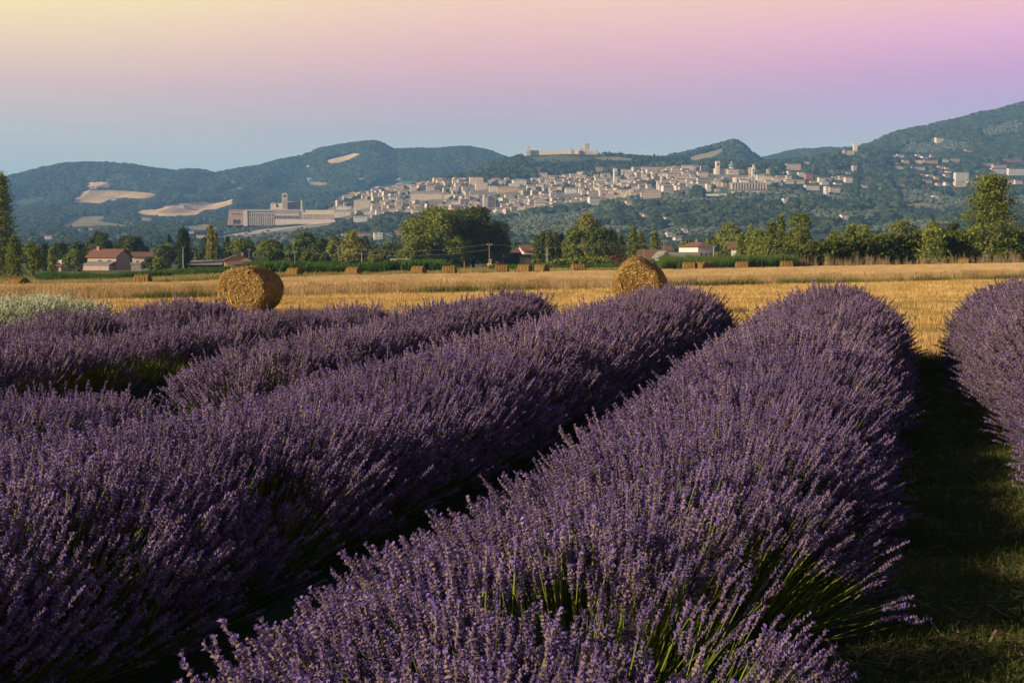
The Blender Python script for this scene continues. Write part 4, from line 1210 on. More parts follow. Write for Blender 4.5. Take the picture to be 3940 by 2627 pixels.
# ------------------------------------------------------------------ middle-distance trees
M['leaf_mid'] = leafmat('broad_leaf', (0.116, 0.152, 0.027), (0.305, 0.342, 0.073), .28, .12, 'tint')
M['leaf_dark'] = leafmat('dark_leaf', (0.067, 0.091, 0.022), (0.165, 0.195, 0.049), .22, .12, 'tint')
M['leaf_light'] = leafmat('light_leaf', (0.195, 0.244, 0.049), (0.403, 0.427, 0.11), .32, .1, 'tint')
M['leaf_yellow'] = leafmat('yellowish_leaf', (0.232, 0.232, 0.049), (0.427, 0.403, 0.098), .3, .1, 'tint')
M['leaf_cyp'] = leafmat('cypress_scale', (.035, .06, .018), (.075, .105, .03), .12, .08, 'tint')
M['leaf_red'] = leafmat('copper_leaf', (.15, .07, .04), (.24, .13, .07), .25, .1, 'tint')
M['leaf_olive'] = leafmat('silver_leaf', (.12, .15, .09), (.2, .23, .15), .25, .1, 'tint')

def cards(rng, C, n, spread, size, out=None, updir=0.0, aspect=1.6):
    """n leaf-clump cards round each centre of C; returns verts, quads, tint"""
    N = len(C) * n
    c = np.repeat(C, n, 0)
    sp = np.repeat(np.broadcast_to(spread, (len(C),)), n)[:, None]
    p = c + rng.normal(size=(N, 3)) * sp * np.array([1, 1, .8]) * .55
    nr = rng.normal(size=(N, 3))
    if out is not None:
        o = p - out; o /= np.linalg.norm(o, axis=1)[:, None] + 1e-6
        nr = nr * .75 + o
    nr[:, 2] += updir
    nr /= np.linalg.norm(nr, axis=1)[:, None]
    t = np.cross(nr, rng.normal(size=(N, 3))); t /= np.linalg.norm(t, axis=1)[:, None] + 1e-6
    u = np.cross(nr, t)
    s = size * rng.uniform(.6, 1.35, N)[:, None]
    a, b = t * s * .5 * aspect, u * s * .5
    V = np.stack([p - a, p + b * .9 - a * .15, p + a, p - b * .9 + a * .1], 1).reshape(-1, 3)
    F = np.arange(N * 4).reshape(-1, 4)
    tint = np.repeat(np.clip(np.repeat(rng.normal(.42, .22, len(C)), n) + rng.normal(0, .16, N), 0, 1), 4)
    return V, F, tint
def crown_points(rng, kind, H, W, n):
    """clump centres for a tree of height H and width W standing on z=0"""
    if kind in ('round', 'bush'):
        z0 = .03 * H if kind == 'round' else .0
        c = np.array([0, 0, (H + z0) / 2]); ax = np.array([W / 2, W / 2, (H - z0) / 2])
        K = int(np.clip(13 + W * 1.0, 14, 40))
        d = rng.normal(size=(K, 3)); d /= np.linalg.norm(d, axis=1)[:, None]; d[:, 2] = np.where(d[:, 2] < -.85, -d[:, 2], d[:, 2])
        lc = c + d * ax * rng.uniform(.45, .80, K)[:, None]
        lr = rng.uniform(.26, .44, K) * min(W, H * 1.1) / 2
        i = rng.choice(K, n, p=lr ** 2 / (lr ** 2).sum())
        q = rng.normal(size=(n, 3)); q[:, 2] += .25; q /= np.linalg.norm(q, axis=1)[:, None]
        p = lc[i] + q * (lr[i] * rng.uniform(.35, 1, n) ** .4)[:, None]
        p[:, 2] = np.clip(p[:, 2], .1, H * 1.01)
        return p, c
    if kind in ('poplar', 'cypress'):
        t = rng.uniform(.04, 1, n) ** .85
        pr = np.clip(np.sin(np.clip(t * .93 + .07, 0, 1) * pi), 0, 1) ** (.55 if kind == 'cypress' else .75)
        pr = pr * (1.1 - .35 * t) if kind == 'poplar' else pr * 1.2
        a = rng.uniform(0, 2 * pi, n); r = np.sqrt(rng.uniform(.2, 1, n)) * pr * W / 2 * (1 + .25 * np.sin(a * 3 + t * 21)) * .86
        return np.stack([r * np.cos(a), r * np.sin(a), t * H * .98], 1), np.array([0, 0, H * .45])
    if kind == 'pine':
        a = rng.uniform(0, 2 * pi, n); r = np.sqrt(rng.uniform(0, 1, n))
        z = H * (.60 + .36 * np.sqrt(np.clip(1 - r ** 2.2, 0, 1)) * rng.uniform(.25, 1, n))
        r2 = r * W / 2 * (.9 + .12 * np.sin(a * 5 + 1))
        return np.stack([r2 * np.cos(a), r2 * np.sin(a), z], 1), np.array([0, 0, H * .6])
    if kind == 'plume':       # several upright feathery plumes side by side
        k = rng.integers(6, 9)
        bx = np.linspace(-.42, .42, k) * W + rng.normal(0, .04 * W, k); by = rng.uniform(-.3, .3, k) * W
        hh = H * (1 - .32 * np.abs(np.linspace(-1, 1, k)) ** 1.5) * rng.uniform(.86, 1.02, k)
        i = rng.integers(0, k, n); t = rng.uniform(.05, 1, n) ** .8
        pr = np.sin(np.clip(t * .9 + .1, 0, 1) * pi) ** .6 * W * .16
        a = rng.uniform(0, 2 * pi, n); r = np.sqrt(rng.random(n)) * pr
        return np.stack([bx[i] + r * np.cos(a) + (t * .12 * bx[i]), by[i] + r * np.sin(a), t * hh[i]], 1), np.array([0, 0, H * .4])
    if kind == 'aspen':       # loose pyramid, gaps between the branch layers
        t = rng.uniform(.02, 1, n) ** 1.0
        pr = (np.clip(1.18 - t, 0, 1) ** .55) * np.clip(t * 5 + .45, 0, 1)
        a = rng.uniform(0, 2 * pi, n)
        lay = .72 + .28 * np.sin(t * 34 + 2 * np.sin(a * 2))
        r = rng.uniform(.05, 1, n) ** .55 * pr * lay * W / 2 * 1.3
        return np.stack([r * np.cos(a), r * np.sin(a), H * (.02 + .97 * t)], 1), np.array([0, 0, H * .4])
def tree(xc, yt, wF, d, kind, leaf, label, name='tree', seed=None, n=None, cs=None, bark='bark', group=None, per=14, ybase=None):
    X = (xc - CX) / FPX * d
    zg = float(ground_z(X, d))
    H = unproj(xc, yt, d)[2] - zg
    Wd = wF / FPX * d
    rng = np.random.default_rng(seed if seed is not None else int(xc * 3 + yt * 7 + d))
    if n is None:
        n = int(np.clip(Wd * H * {'poplar': 5, 'cypress': 7, 'plume': 6.5}.get(kind, 4.2), 110, 700))
    sz = cs or float(np.clip(d / 1150., .2, .45))
    if cs is None: n = int(n * 2.6); per = 8
    C, cen = crown_points(rng, kind, H, Wd, n)
    spread = {'round': .035 * Wd + .22, 'bush': .05 * Wd + .15, 'poplar': .16 * Wd + .15, 'cypress': .12 * Wd + .1, 'pine': .06 * Wd + .2, 'plume': .05 * Wd + .15, 'aspen': .055 * Wd + .2}[kind]
    upd = {'pine': .4, 'plume': 0, 'poplar': 0}.get(kind, .15)
    V, F, T = cards(rng, C, per, spread, sz, cen if kind in ('round', 'bush', 'cypress', 'pine') else None, upd, 1.5)
    V[:, 2] = np.maximum(V[:, 2], .03)
    t = thing(name, label, 'bush' if kind == 'bush' else 'tree', (X, d, zg), float(rng.uniform(0, 6.28)) if kind not in ('plume',) else 0.0, group)
    ob('crown', mk('crown', V, [(F, 0)], [M[leaf]], attrs={'tint': ('FLOAT', 'POINT', T)}), t)
    b = B(); r0 = max(.07, .028 * H)
    top = {'round': .72, 'bush': .4, 'poplar': .9, 'cypress': .8, 'pine': .8, 'plume': .7, 'aspen': .93}[kind] * H
    k = np.linspace(0, 1, 7)
    P = np.stack([np.cumsum(rng.normal(0, .012 * H, 7)), np.cumsum(rng.normal(0, .012 * H, 7)), k * top - .3], 1); P[0, :2] = 0
    b.tube(P, r0 * (1 - .85 * k), 7)
    nl = {'round': 7, 'pine': 9, 'aspen': 12, 'bush': 4, 'plume': 10}.get(kind, 3)
    for j in range(nl):
        i0 = rng.integers(1, 5); q = C[rng.integers(0, len(C))] * np.array([.8, .8, 1])
        if q[2] < P[i0][2]: q[2] = P[i0][2] + .1 * H
        mid = (P[i0] + q) / 2 + rng.normal(0, .02 * H, 3)
        b.tube([P[i0], mid, q], [r0 * .42, r0 * .26, r0 * .08], 5)
    ob('trunk', b.mesh('trunk', M[bark]), t)
    return t

TREES = [
    # xc, ytop, width, d, kind, leaf, label
    (2, 668, 120, 300, 'poplar', 'leaf_mid', 'tall dark poplar cut by the left edge'),
    (60, 912, 74, 270, 'poplar', 'leaf_mid', 'small upright green tree beside the leftmost bale'),
    (130, 925, 92, 262, 'round', 'leaf_mid', 'bushy green tree just behind the leftmost bale'),
    (172, 940, 40, 420, 'poplar', 'leaf_dark', 'narrow dark tree left of the stone farmhouse'),
    (201, 955, 26, 380, 'poplar', 'leaf_light', 'short pale poplar in front of dark trees near the shed'),
    (228, 934, 92, 470, 'round', 'leaf_dark', 'dark spreading tree behind the small shed'),
    (284, 952, 82, 400, 'round', 'leaf_mid', 'bright green bushy tree at the left wall of the stone farmhouse'),
    (300, 930, 90, 560, 'round', 'leaf_dark', 'dark tree behind the left end of the stone farmhouse'),
    (392, 897, 120, 540, 'round', 'leaf_dark', 'large tree rising behind the farmhouse roof ridge'),
    (506, 905, 124, 530, 'round', 'leaf_dark', 'large dark tree behind the right gable of the farmhouse'),
    (633, 945, 92, 480, 'round', 'leaf_dark', 'round tree left of the broad cypress'),
    (572, 992, 50, 400, 'bush', 'leaf_olive', 'pale silvery bush right of the farmhouse'),
    (624, 984, 76, 390, 'bush', 'leaf_mid', 'green bush left of the broad cypress'),
    (708, 878, 46, 400, 'cypress', 'leaf_cyp', 'broad dark columnar cypress standing alone'),
    (812, 868, 30, 430, 'poplar', 'leaf_yellow', 'pale slender poplar, left of a close pair'),
    (829, 890, 26, 440, 'poplar', 'leaf_yellow', 'pale slender poplar, right of a close pair'),
    (780, 958, 74, 470, 'round', 'leaf_dark', 'dark low tree right of the broad cypress'),
    (878, 912, 24, 500, 'cypress', 'leaf_cyp', 'thin dark cypress left of the umbrella pine'),
    (930, 918, 104, 470, 'pine', 'leaf_mid', 'umbrella pine behind the peach farmhouse'),
    (1040, 918, 98, 450, 'pine', 'leaf_mid', 'broad flat crowned pine right of the peach farmhouse'),
    (1048, 955, 104, 420, 'round', 'leaf_dark', 'dark round tree under the broad flat crowned pine'),
    (1115, 965, 70, 470, 'round', 'leaf_mid', 'small tree between pine and globe tree'),
    (1186, 967, 64, 380, 'round', 'leaf_mid', 'neat globe shaped tree behind the corn strip'),
    (1180, 893, 118, 520, 'round', 'leaf_mid', 'tall grey green tree behind the globe tree'),
    (1244, 912, 86, 500, 'round', 'leaf_dark', 'dark tree right of the tall grey green tree'),
    (1240, 965, 80, 430, 'round', 'leaf_dark', 'low dark tree behind the third pole'),
    (1294, 912, 92, 470, 'round', 'leaf_mid', 'green tree behind the tallest pole left of the great tree'),
    (1357, 890, 118, 450, 'round', 'leaf_yellow', 'tall yellowish tree with bare limbs left of the great tree'),
    (1412, 942, 80, 480, 'round', 'leaf_dark', 'dark tree right of the yellowish tree'),
    (1456, 962, 92, 430, 'round', 'leaf_mid', 'low rounded tree left of the great tree'),
    (1505, 930, 96, 500, 'round', 'leaf_dark', 'dark tree touching the great tree on its left'),
    (1678, 800, 345, 400, 'round', 'leaf_mid', 'great spreading tree, the largest in the valley'),
    (1822, 808, 275, 408, 'round', 'leaf_dark', 'darker twin of the great tree on its right'),
    (1590, 915, 130, 385, 'round', 'leaf_mid', 'low leafy tree at the left foot of the great tree'),
    (1925, 870, 90, 415, 'round', 'leaf_mid', 'leafy right flank tree of the great clump above the low sheds'),
    (1990, 958, 80, 520, 'round', 'leaf_dark', 'dark tree behind the low sheds'),
    (2064, 908, 28, 400, 'poplar', 'leaf_mid', 'first of five poplars, counted from left'),
    (2088, 892, 27, 404, 'poplar', 'leaf_dark', 'second of five poplars, counted from left'),
    (2112, 884, 28, 398, 'poplar', 'leaf_mid', 'third and tallest of five poplars'),
    (2138, 894, 25, 405, 'poplar', 'leaf_dark', 'fourth of five poplars, counted from left'),
    (2160, 896, 26, 400, 'poplar', 'leaf_mid', 'fifth of five poplars, counted from left'),
    (2262, 822, 150, 400, 'round', 'leaf_yellow', 'tall yellow green tree right of the five poplars'),
    (2208, 872, 100, 392, 'round', 'leaf_mid', 'green tree between the poplars and the yellow green tree'),
    (2318, 876, 150, 388, 'round', 'leaf_dark', 'dark bushy tree right of the yellow green tree'),
    (2384, 908, 46, 420, 'poplar', 'leaf_dark', 'small dark pointed tree left of two poplars'),
    (2434, 873, 40, 440, 'poplar', 'leaf_mid', 'taller left one of two side by side poplars'),
    (2462, 892, 42, 445, 'poplar', 'leaf_mid', 'shorter right one of two side by side poplars'),
    (2518, 895, 42, 470, 'poplar', 'leaf_mid', 'single blunt topped poplar above the big right bale'),
    (2382, 980, 88, 300, 'bush', 'leaf_red', 'copper brown bush left of the big right bale'),
    (2640, 918, 60, 480, 'round', 'leaf_mid', 'small tree left of the white house'),
    (2660, 938, 52, 450, 'round', 'leaf_dark', 'dark small tree against the white house'),
    (2738, 908, 66, 520, 'pine', 'leaf_mid', 'dark umbrella pine behind the white house'),
    (2814, 853, 124, 440, 'round', 'leaf_light', 'bright poplar like tree between two white houses'),
    (2770, 950, 60, 400, 'round', 'leaf_mid', 'low tree right of the white house with hipped roof'),
    (2893, 866, 110, 330, 'plume', 'leaf_light', 'feathery tree at the left of the brushy clump'),
    (2985, 822, 120, 325, 'plume', 'leaf_mid', 'tall feathery tree in the middle of the brushy clump'),
    (3075, 810, 130, 320, 'round', 'leaf_mid', 'tallest tree at the right end of the brushy clump'),
    (2950, 900, 120, 300, 'plume', 'leaf_light', 'low feathery tree in front of the brushy clump'),
    (3040, 905, 130, 300, 'plume', 'leaf_mid', 'low feathery tree at the right front of the brushy clump'),
    (3215, 885, 110, 290, 'plume', 'leaf_light', 'pale feathery tree behind the hedge, left end'),
    (3290, 853, 130, 290, 'plume', 'leaf_light', 'pale feathery tree behind the hedge'),
    (3385, 880, 90, 285, 'plume', 'leaf_light', 'short feathery tree behind the hedge centre'),
    (3475, 836, 140, 290, 'round', 'leaf_light', 'fan shaped light green tree behind the hedge'),
    (3590, 850, 120, 300, 'round', 'leaf_mid', 'rounded green tree behind the small aspen'),
    (3655, 852, 80, 300, 'round', 'leaf_dark', 'dark rounded tree left of the big aspen'),
    (3582, 882, 132, 212, 'aspen', 'leaf_light', 'small light aspen in front of the hedge'),
    (3808, 680, 240, 216, 'aspen', 'leaf_mid', 'big tall aspen with pale trunk, right side'),
    (3925, 872, 110, 300, 'round', 'leaf_mid', 'green tree behind the hedge at the right edge'),
]
for (xc, yt, wF, d, kind, lf, lab) in TREES:
    nm = {'poplar': 'poplar_tree', 'cypress': 'cypress_tree', 'pine': 'pine_tree', 'plume': 'willow_tree', 'aspen': 'aspen_tree', 'bush': 'bush', 'round': 'broadleaf_tree'}[kind]
    kw = {}
    if wF >= 260: kw = dict(n=3400, per=8, cs=.36)
    elif kind == 'aspen' and wF > 200: kw = dict(n=2600, per=4, cs=.24, bark='palebark')
    elif kind == 'aspen': kw = dict(n=1000, per=4, cs=.24, bark='palebark')
    tree(xc, yt, wF, d, kind, lf, lab, nm, **kw)

# -- clipped-looking hedge along the right field edge
def hedge(name, label, pts, dep, leaf, n, size, seed):
    """pts: (xF, ytop, d) along the hedge; volume filled with leaf cards"""
    rng = np.random.default_rng(seed)
    p = np.array(pts, float)
    xs = rng.uniform(p[0, 0], p[-1, 0], n)
    yt = np.interp(xs, p[:, 0], p[:, 1]); dd = np.interp(xs, p[:, 0], p[:, 2]) + rng.uniform(0, dep, n)
    X = (xs - CX) / FPX * dd
    zg = ground_z(X, dd)
    zt = np.array([unproj(a, b, c)[2] for a, b, c in zip(xs, yt, dd)]) + fbm(X / 3., dd / 3., 3) * 1.3
    u = rng.random(n) ** .7
    C = np.stack([X, dd, zg + np.maximum(zt - zg, .4) * u], 1)
    o = C.mean(0); o[2] = zg.mean()
    V, F, T = cards(rng, C, 10, .5, size, None, .1)
    V[:, 2] = np.maximum(V[:, 2], ground_z(V[:, 0], V[:, 1]) + .02)
    t = thing(name, label, 'hedge', o)
    ob('foliage', mk('foliage', V - o, [(F, 0)], [M[leaf]], attrs={'tint': ('FLOAT', 'POINT', T)}), t)
    b = B()
    for j in range(60):
        i = rng.integers(0, n); q = C[i] - o; q[2] = C[i][2] - o[2]
        base = np.array([q[0], q[1], zg[i] - o[2] - .1])
        b.tube([base, base * .5 + q * .5 + rng.normal(0, .15, 3), q], [.06, .045, .02], 5)
    ob('stems', b.mesh('stems', M['bark']), t)['kind'] = 'stuff'
hedge('hedge', 'tall dark hedge along the far edge of the wheat on the right', [(2985, 978, 205), (3110, 945, 207), (3210, 925, 208), (3340, 915, 210), (3520, 902, 212), (3700, 902, 215), (3960, 905, 218), (4150, 905, 220)], 9, 'leaf_dark', 5200, .33, 3)
hedge('hedge', 'low rounded green hedge right of the five poplars', [(2122, 1012, 250), (2150, 1001, 250), (2230, 998, 250), (2330, 1004, 250), (2345, 1012, 250)], 5, 'leaf_mid', 700, .3, 4)

# ------------------------------------------------------------------ farm buildings of the plain
def pbox(t, part, x0, x1, y0, y1, z0, z1, m):
    return ob(part, B().box(x0, x1, y0, y1, z0, z1).mesh(part, M[m]), t)
def windows(t, rects, y=-.06, frame='white'):
    for (xc, zc, w, h) in rects:
        o = pbox(t, 'window', xc - w / 2, xc + w / 2, y + .03, y + .1, zc - h / 2, zc + h / 2, 'glass')
        b = B(); e = .09
        b.box(xc - w / 2 - e, xc + w / 2 + e, y, y + .09, zc + h / 2, zc + h / 2 + e); b.box(xc - w / 2 - e, xc + w / 2 + e, y - .03, y + .09, zc - h / 2 - e, zc - h / 2)
        b.box(xc - w / 2 - e, xc - w / 2, y, y + .09, zc - h / 2, zc + h / 2); b.box(xc + w / 2, xc + w / 2 + e, y, y + .09, zc - h / 2, zc + h / 2)
        b.box(xc - .04, xc + .04, y, y + .09, zc - h / 2, zc + h / 2)
        ob('frame', b.mesh('frame', M[frame]), o)
def farm(name, label, x0, x1, yt, d, dep, wall, roof, rmat, rh, rz, wins=(), cat='house', wmat='white', h=None):
    xc = (x0 + x1) / 2
    X = (xc - CX) / FPX * d
    zg = float(ground_z(X, d))
    w = (x1 - x0) / FPX * d
    H = unproj(xc, yt, d)[2] - zg
    t = thing(name, label, cat, (X, d, zg), rz)
    h = H - rh
    wb, rb, nb, nw = wall_roof_win(w, dep, h, rh, roof, 0, 0, np.random.default_rng(1), 1.0)
    ob('wall', wb.mesh('wall', M[wall]), t); ob('roof', rb.mesh('roof', M[rmat]), t)
    windows(t, [(-w / 2 + u * w, v * h, a, c) for u, v, a, c in wins], frame=wmat)
    return t, w, h
t, w, h = farm('farmhouse', 'two storey rubble stone farmhouse with red tiled roof, at left', 332, 455, 961, 450, 8, 'rubble', 'gable', 'terra', 1.9, radians(-16), [(.44, .58, .9, 1.2), (.76, .58, .9, 1.2), (.2, .25, 1, 1.3)], wmat='browntile')
pbox(t, 'chimney', -w / 2 + 1.0, -w / 2 + 1.7, 3.2, 4.0, h + .5, h + 2.9, 'brick')
b = B(); b.hull8([(-w / 2 + .3, -3.4, 1.35), (w / 2 - .2, -3.4, 1.35), (w / 2 - .2, -.02, 2.3), (-w / 2 + .3, -.02, 2.3)], [(-w / 2 + .3, -3.4, 1.5), (w / 2 - .2, -3.4, 1.5), (w / 2 - .2, -.02, 2.45), (-w / 2 + .3, -.02, 2.45)])
ob('lean_to_roof', b.mesh('lean_to_roof', M['greyroof']), t)
pbox(t, 'lean_to_wall', -w / 2 + .5, w / 2 - .4, -3.2, -.1, -.5, 1.34, 'rubble')
t, w, h = farm('shed', 'low brown roofed shed left of the stone farmhouse', 166, 240, 1006, 420, 6, 'rubble', 'gable', 'browntile', 1.1, radians(-14), [], cat='shed')
pbox(t, 'door', w * .1, w * .1 + 1.2, -.08, .02, 0, 1.5, 'timber')
pbox(t, 'white_panel', w * .12, w * .12 + 1.6, .9, 1.0, h + .35, h + 1.5, 'white')
farm('farmhouse', 'low terracotta roofed house behind the right of the stone farmhouse', 512, 606, 972, 520, 8, 'cream', 'gable', 'terra', 1.3, radians(8), [(.2, .5, .8, 1), (.5, .5, .8, 1), (.8, .5, .8, 1)])
t, w, h = farm('garden_wall', 'low grey garden wall right of the stone farmhouse', 506, 590, 1016, 420, .4, 'greyroof', 'flat', 'greyroof', .1, 0, cat='wall')
t, w, h = farm('barn', 'dark open timber barn with grey roof left of the peach farmhouse', 731, 850, 1005, 400, 7, 'timber', 'shed', 'greyroof', .7, radians(4), cat='barn')
pbox(t, 'opening', -w * .3, w * .2, -.1, .02, 0, h * .7, 'dark')
t, w, h = farm('farmhouse', 'peach farmhouse with wide gable facing the field', 866, 972, 983, 430, 13, 'peach', 'gabley', 'browntile', 1.35, radians(14), [(.28, .62, .7, 1.4), (.40, .62, .7, 1.4), (.75, .4, .8, 1.0)])
pbox(t, 'chimney', 1.2, 1.8, 6, 6.6, h + .6, h + 2.2, 'brick')
b = B(); b.hull8([(-w / 2 + .6, -3.0, 1.2), (w / 2 - 1.2, -3.0, 1.2), (w / 2 - 1.2, -.02, 2.0), (-w / 2 + .6, -.02, 2.0)], [(-w / 2 + .6, -3.0, 1.35), (w / 2 - 1.2, -3.0, 1.35), (w / 2 - 1.2, -.02, 2.15), (-w / 2 + .6, -.02, 2.15)])
ob('porch_roof', b.mesh('porch_roof', M['terra']), t)
for k in range(4): pbox(t, 'porch_post', -w / 2 + .8 + k * (w - 2.4) / 3, -w / 2 + 1.0 + k * (w - 2.4) / 3, -2.9, -2.7, -.2, 1.25, 'timber')
farm('shed', 'low peach shed with grey roof between barn and peach farmhouse', 804, 862, 993, 440, 8, 'peach', 'gabley', 'greyroof', .7, radians(10), [(.3, .5, .7, .7)], cat='shed')
farm('garden_wall', 'pink rendered wall left of the great tree', 1503, 1576, 1002, 360, .5, 'peach', 'flat', 'rubble', .1, 0, cat='wall')
farm('shed', 'low pinkish shed with brown roof right of the great tree', 1893, 1972, 978, 420, 8, 'peach', 'gable', 'browntile', 1.1, radians(10), [(.3, .5, .6, .6)], cat='shed')
farm('shed', 'dark roofed open shed left of the five poplars', 1968, 2030, 976, 415, 9, 'timber', 'gabley', 'timber', 1.4, radians(20), cat='shed')
farm('farmhouse', 'cream house with bright red roof behind the low sheds', 2014, 2056, 945, 480, 9, 'cream', 'gable', 'terra', 1.5, radians(12), [(.3, .6, .8, 1), (.7, .6, .8, 1)])
farm('farmhouse', 'long cream house behind the low pinkish shed', 1922, 2002, 962, 470, 8, 'cream', 'gable', 'browntile', 1.2, radians(10), [(.2, .5, .8, 1), (.5, .5, .8, 1)])
farm('shed', 'cream shed touching the five poplars', 2022, 2062, 982, 405, 6, 'cream', 'shed', 'browntile', .6, radians(14), cat='shed')
farm('farmhouse', 'brown roofed ochre house behind the big right bale', 2455, 2550, 964, 380, 9, 'ochre', 'gable', 'browntile', 1.9, radians(-10), [(.12, .5, .7, .9), (.3, .5, .7, .9)])
farm('shed', 'white gabled shed behind the big right bale', 2546, 2578, 970, 360, 5, 'white', 'gabley', 'greyroof', .9, radians(14), cat='shed')
farm('barn', 'long low grey roofed barn right of the white gabled shed', 2580, 2684, 974, 390, 8, 'peach', 'gable', 'greyroof', 1.2, radians(0), cat='barn')
farm('farmhouse', 'small white house far behind the single blunt poplar', 2536, 2590, 947, 560, 8, 'white', 'gable', 'terra', 1.5, radians(14), [(.3, .5, .8, 1)])
t, w, h = farm('white_house', 'white house with sloping red hipped roof above the reeds', 2680, 2752, 931, 430, 10, 'white', 'hip', 'terra', 1.3, radians(24), [(.2, .62, .7, .9), (.5, .62, .7, .9), (.78, .62, .7, .9), (.35, .25, .9, 1.2)], wmat='greyroof')
pbox(t, 'chimney', 0, .5, 5, 5.5, h + .7, h + 2.0, 'brick')
farm('white_house', 'white house with red gable roof right of the bright tree', 2812, 2862, 934, 430, 8, 'white', 'gable', 'terra', 1.5, radians(-8), [(.2, .45, .6, .8), (.7, .45, .6, .8)], wmat='greyroof')

# ------------------------------------------------------------------ poles and wires
def pole(xc, yt, d, label, m='concrete', arm=True):
    X = (xc - CX) / FPX * d
    zg = float(ground_z(X, d)); H = unproj(xc, yt, d)[2] - zg
    t = thing('utility_pole', label, 'pole', (X, d, zg), 0, 'utility poles of the plain')
    ob('shaft', B().tube([(0, 0, -.4), (0, 0, H * .5), (0, 0, H)], [.12, .09, .07], 8).mesh('shaft', M[m]), t)
    if arm:
        c = ob('crossarm', B().box(-.55, .55, -.05, .05, H - .5, H - .4).mesh('crossarm', M['polewood']), t)
        for k in (-.5, 0.0, .5):
            ob('insulator', B().lathe([(.05, H - .397), (.07, H - .3), (.03, H - .22)], 8, (k, 0)).mesh('insulator', M['white']), c)
    return np.array([X, d, zg + H - .25])
pp = {}
for key, xc, yt, d, lab, m, arm in [
    ('a', 706, 950, 385, 'thin pole in front of the broad cypress', 'concrete', False),
    ('b', 960, 955, 460, 'short pole behind the umbrella pine', 'polewood', True),
    ('c', 1135, 964, 400, 'pole left of the globe tree', 'polewood', True),
    ('d', 1303, 940, 400, 'tall pale pole in front of the yellowish trees', 'polewood', True),
    ('e', 1393, 972, 385, 'short thick white pole left of the great tree', 'concrete', False),
    ('f', 1883, 934, 330, 'tall pole at the right foot of the great tree', 'polewood', True),
    ('g', 2105, 952, 340, 'white pole in front of the five poplars', 'concrete', False),
    ('h', 2477, 957, 345, 'pole left of the brown roofed ochre house', 'polewood', False),
    ('i', 2554, 920, 330, 'tall pole beside the white gabled shed', 'polewood', True),
    ('j', 2745, 945, 330, 'pole in front of the white house with hipped roof', 'concrete', False),
    ('k', 2617, 902, 470, 'thick brown pylon behind the barn', 'polewood', True)]:
    pp[key] = pole(xc, yt, d, lab, m, arm)
def wire(name, label, a, b, sag=.8):
    s = np.linspace(0, 1, 14)[:, None]
    P = a * (1 - s) + b * s; P[:, 2] -= 4 * sag * (s * (1 - s))[:, 0]
    o = P.mean(0)
    x = ob(name, B().tube(P - o, .009, 4).mesh(name, M['wire']), None, o); tag(x, label, 'wire')
wire('power_line', 'upper wire running left from the pole at the great tree', pp['f'], pp['d'] + np.array([0, 0, -.4]), 1.2)
wire('power_line', 'lower wire running left from the pole at the great tree', pp['f'] - np.array([0, 0, 1.1]), pp['d'] - np.array([0, 0, 1.4]), 1.2)
wire('power_line', 'wire running right from the pole at the great tree', pp['f'], pp['i'], 1.2)
X = (1786 - CX) / FPX * 170; zg = float(ground_z(X, 170))
t = thing('marker_post', 'thin yellow marker post with red top among the far bales', 'post', (X, 170, zg))
ob('shaft', B().tube([(0, 0, -.2), (.02, 0, 1.6)], [.035, .03], 6).mesh('shaft', M['yellow']), t)
ob('cap', B().tube([(.02, 0, 1.6), (.02, 0, 1.78)], [.07, .06], 6).mesh('cap', M['red']), t)
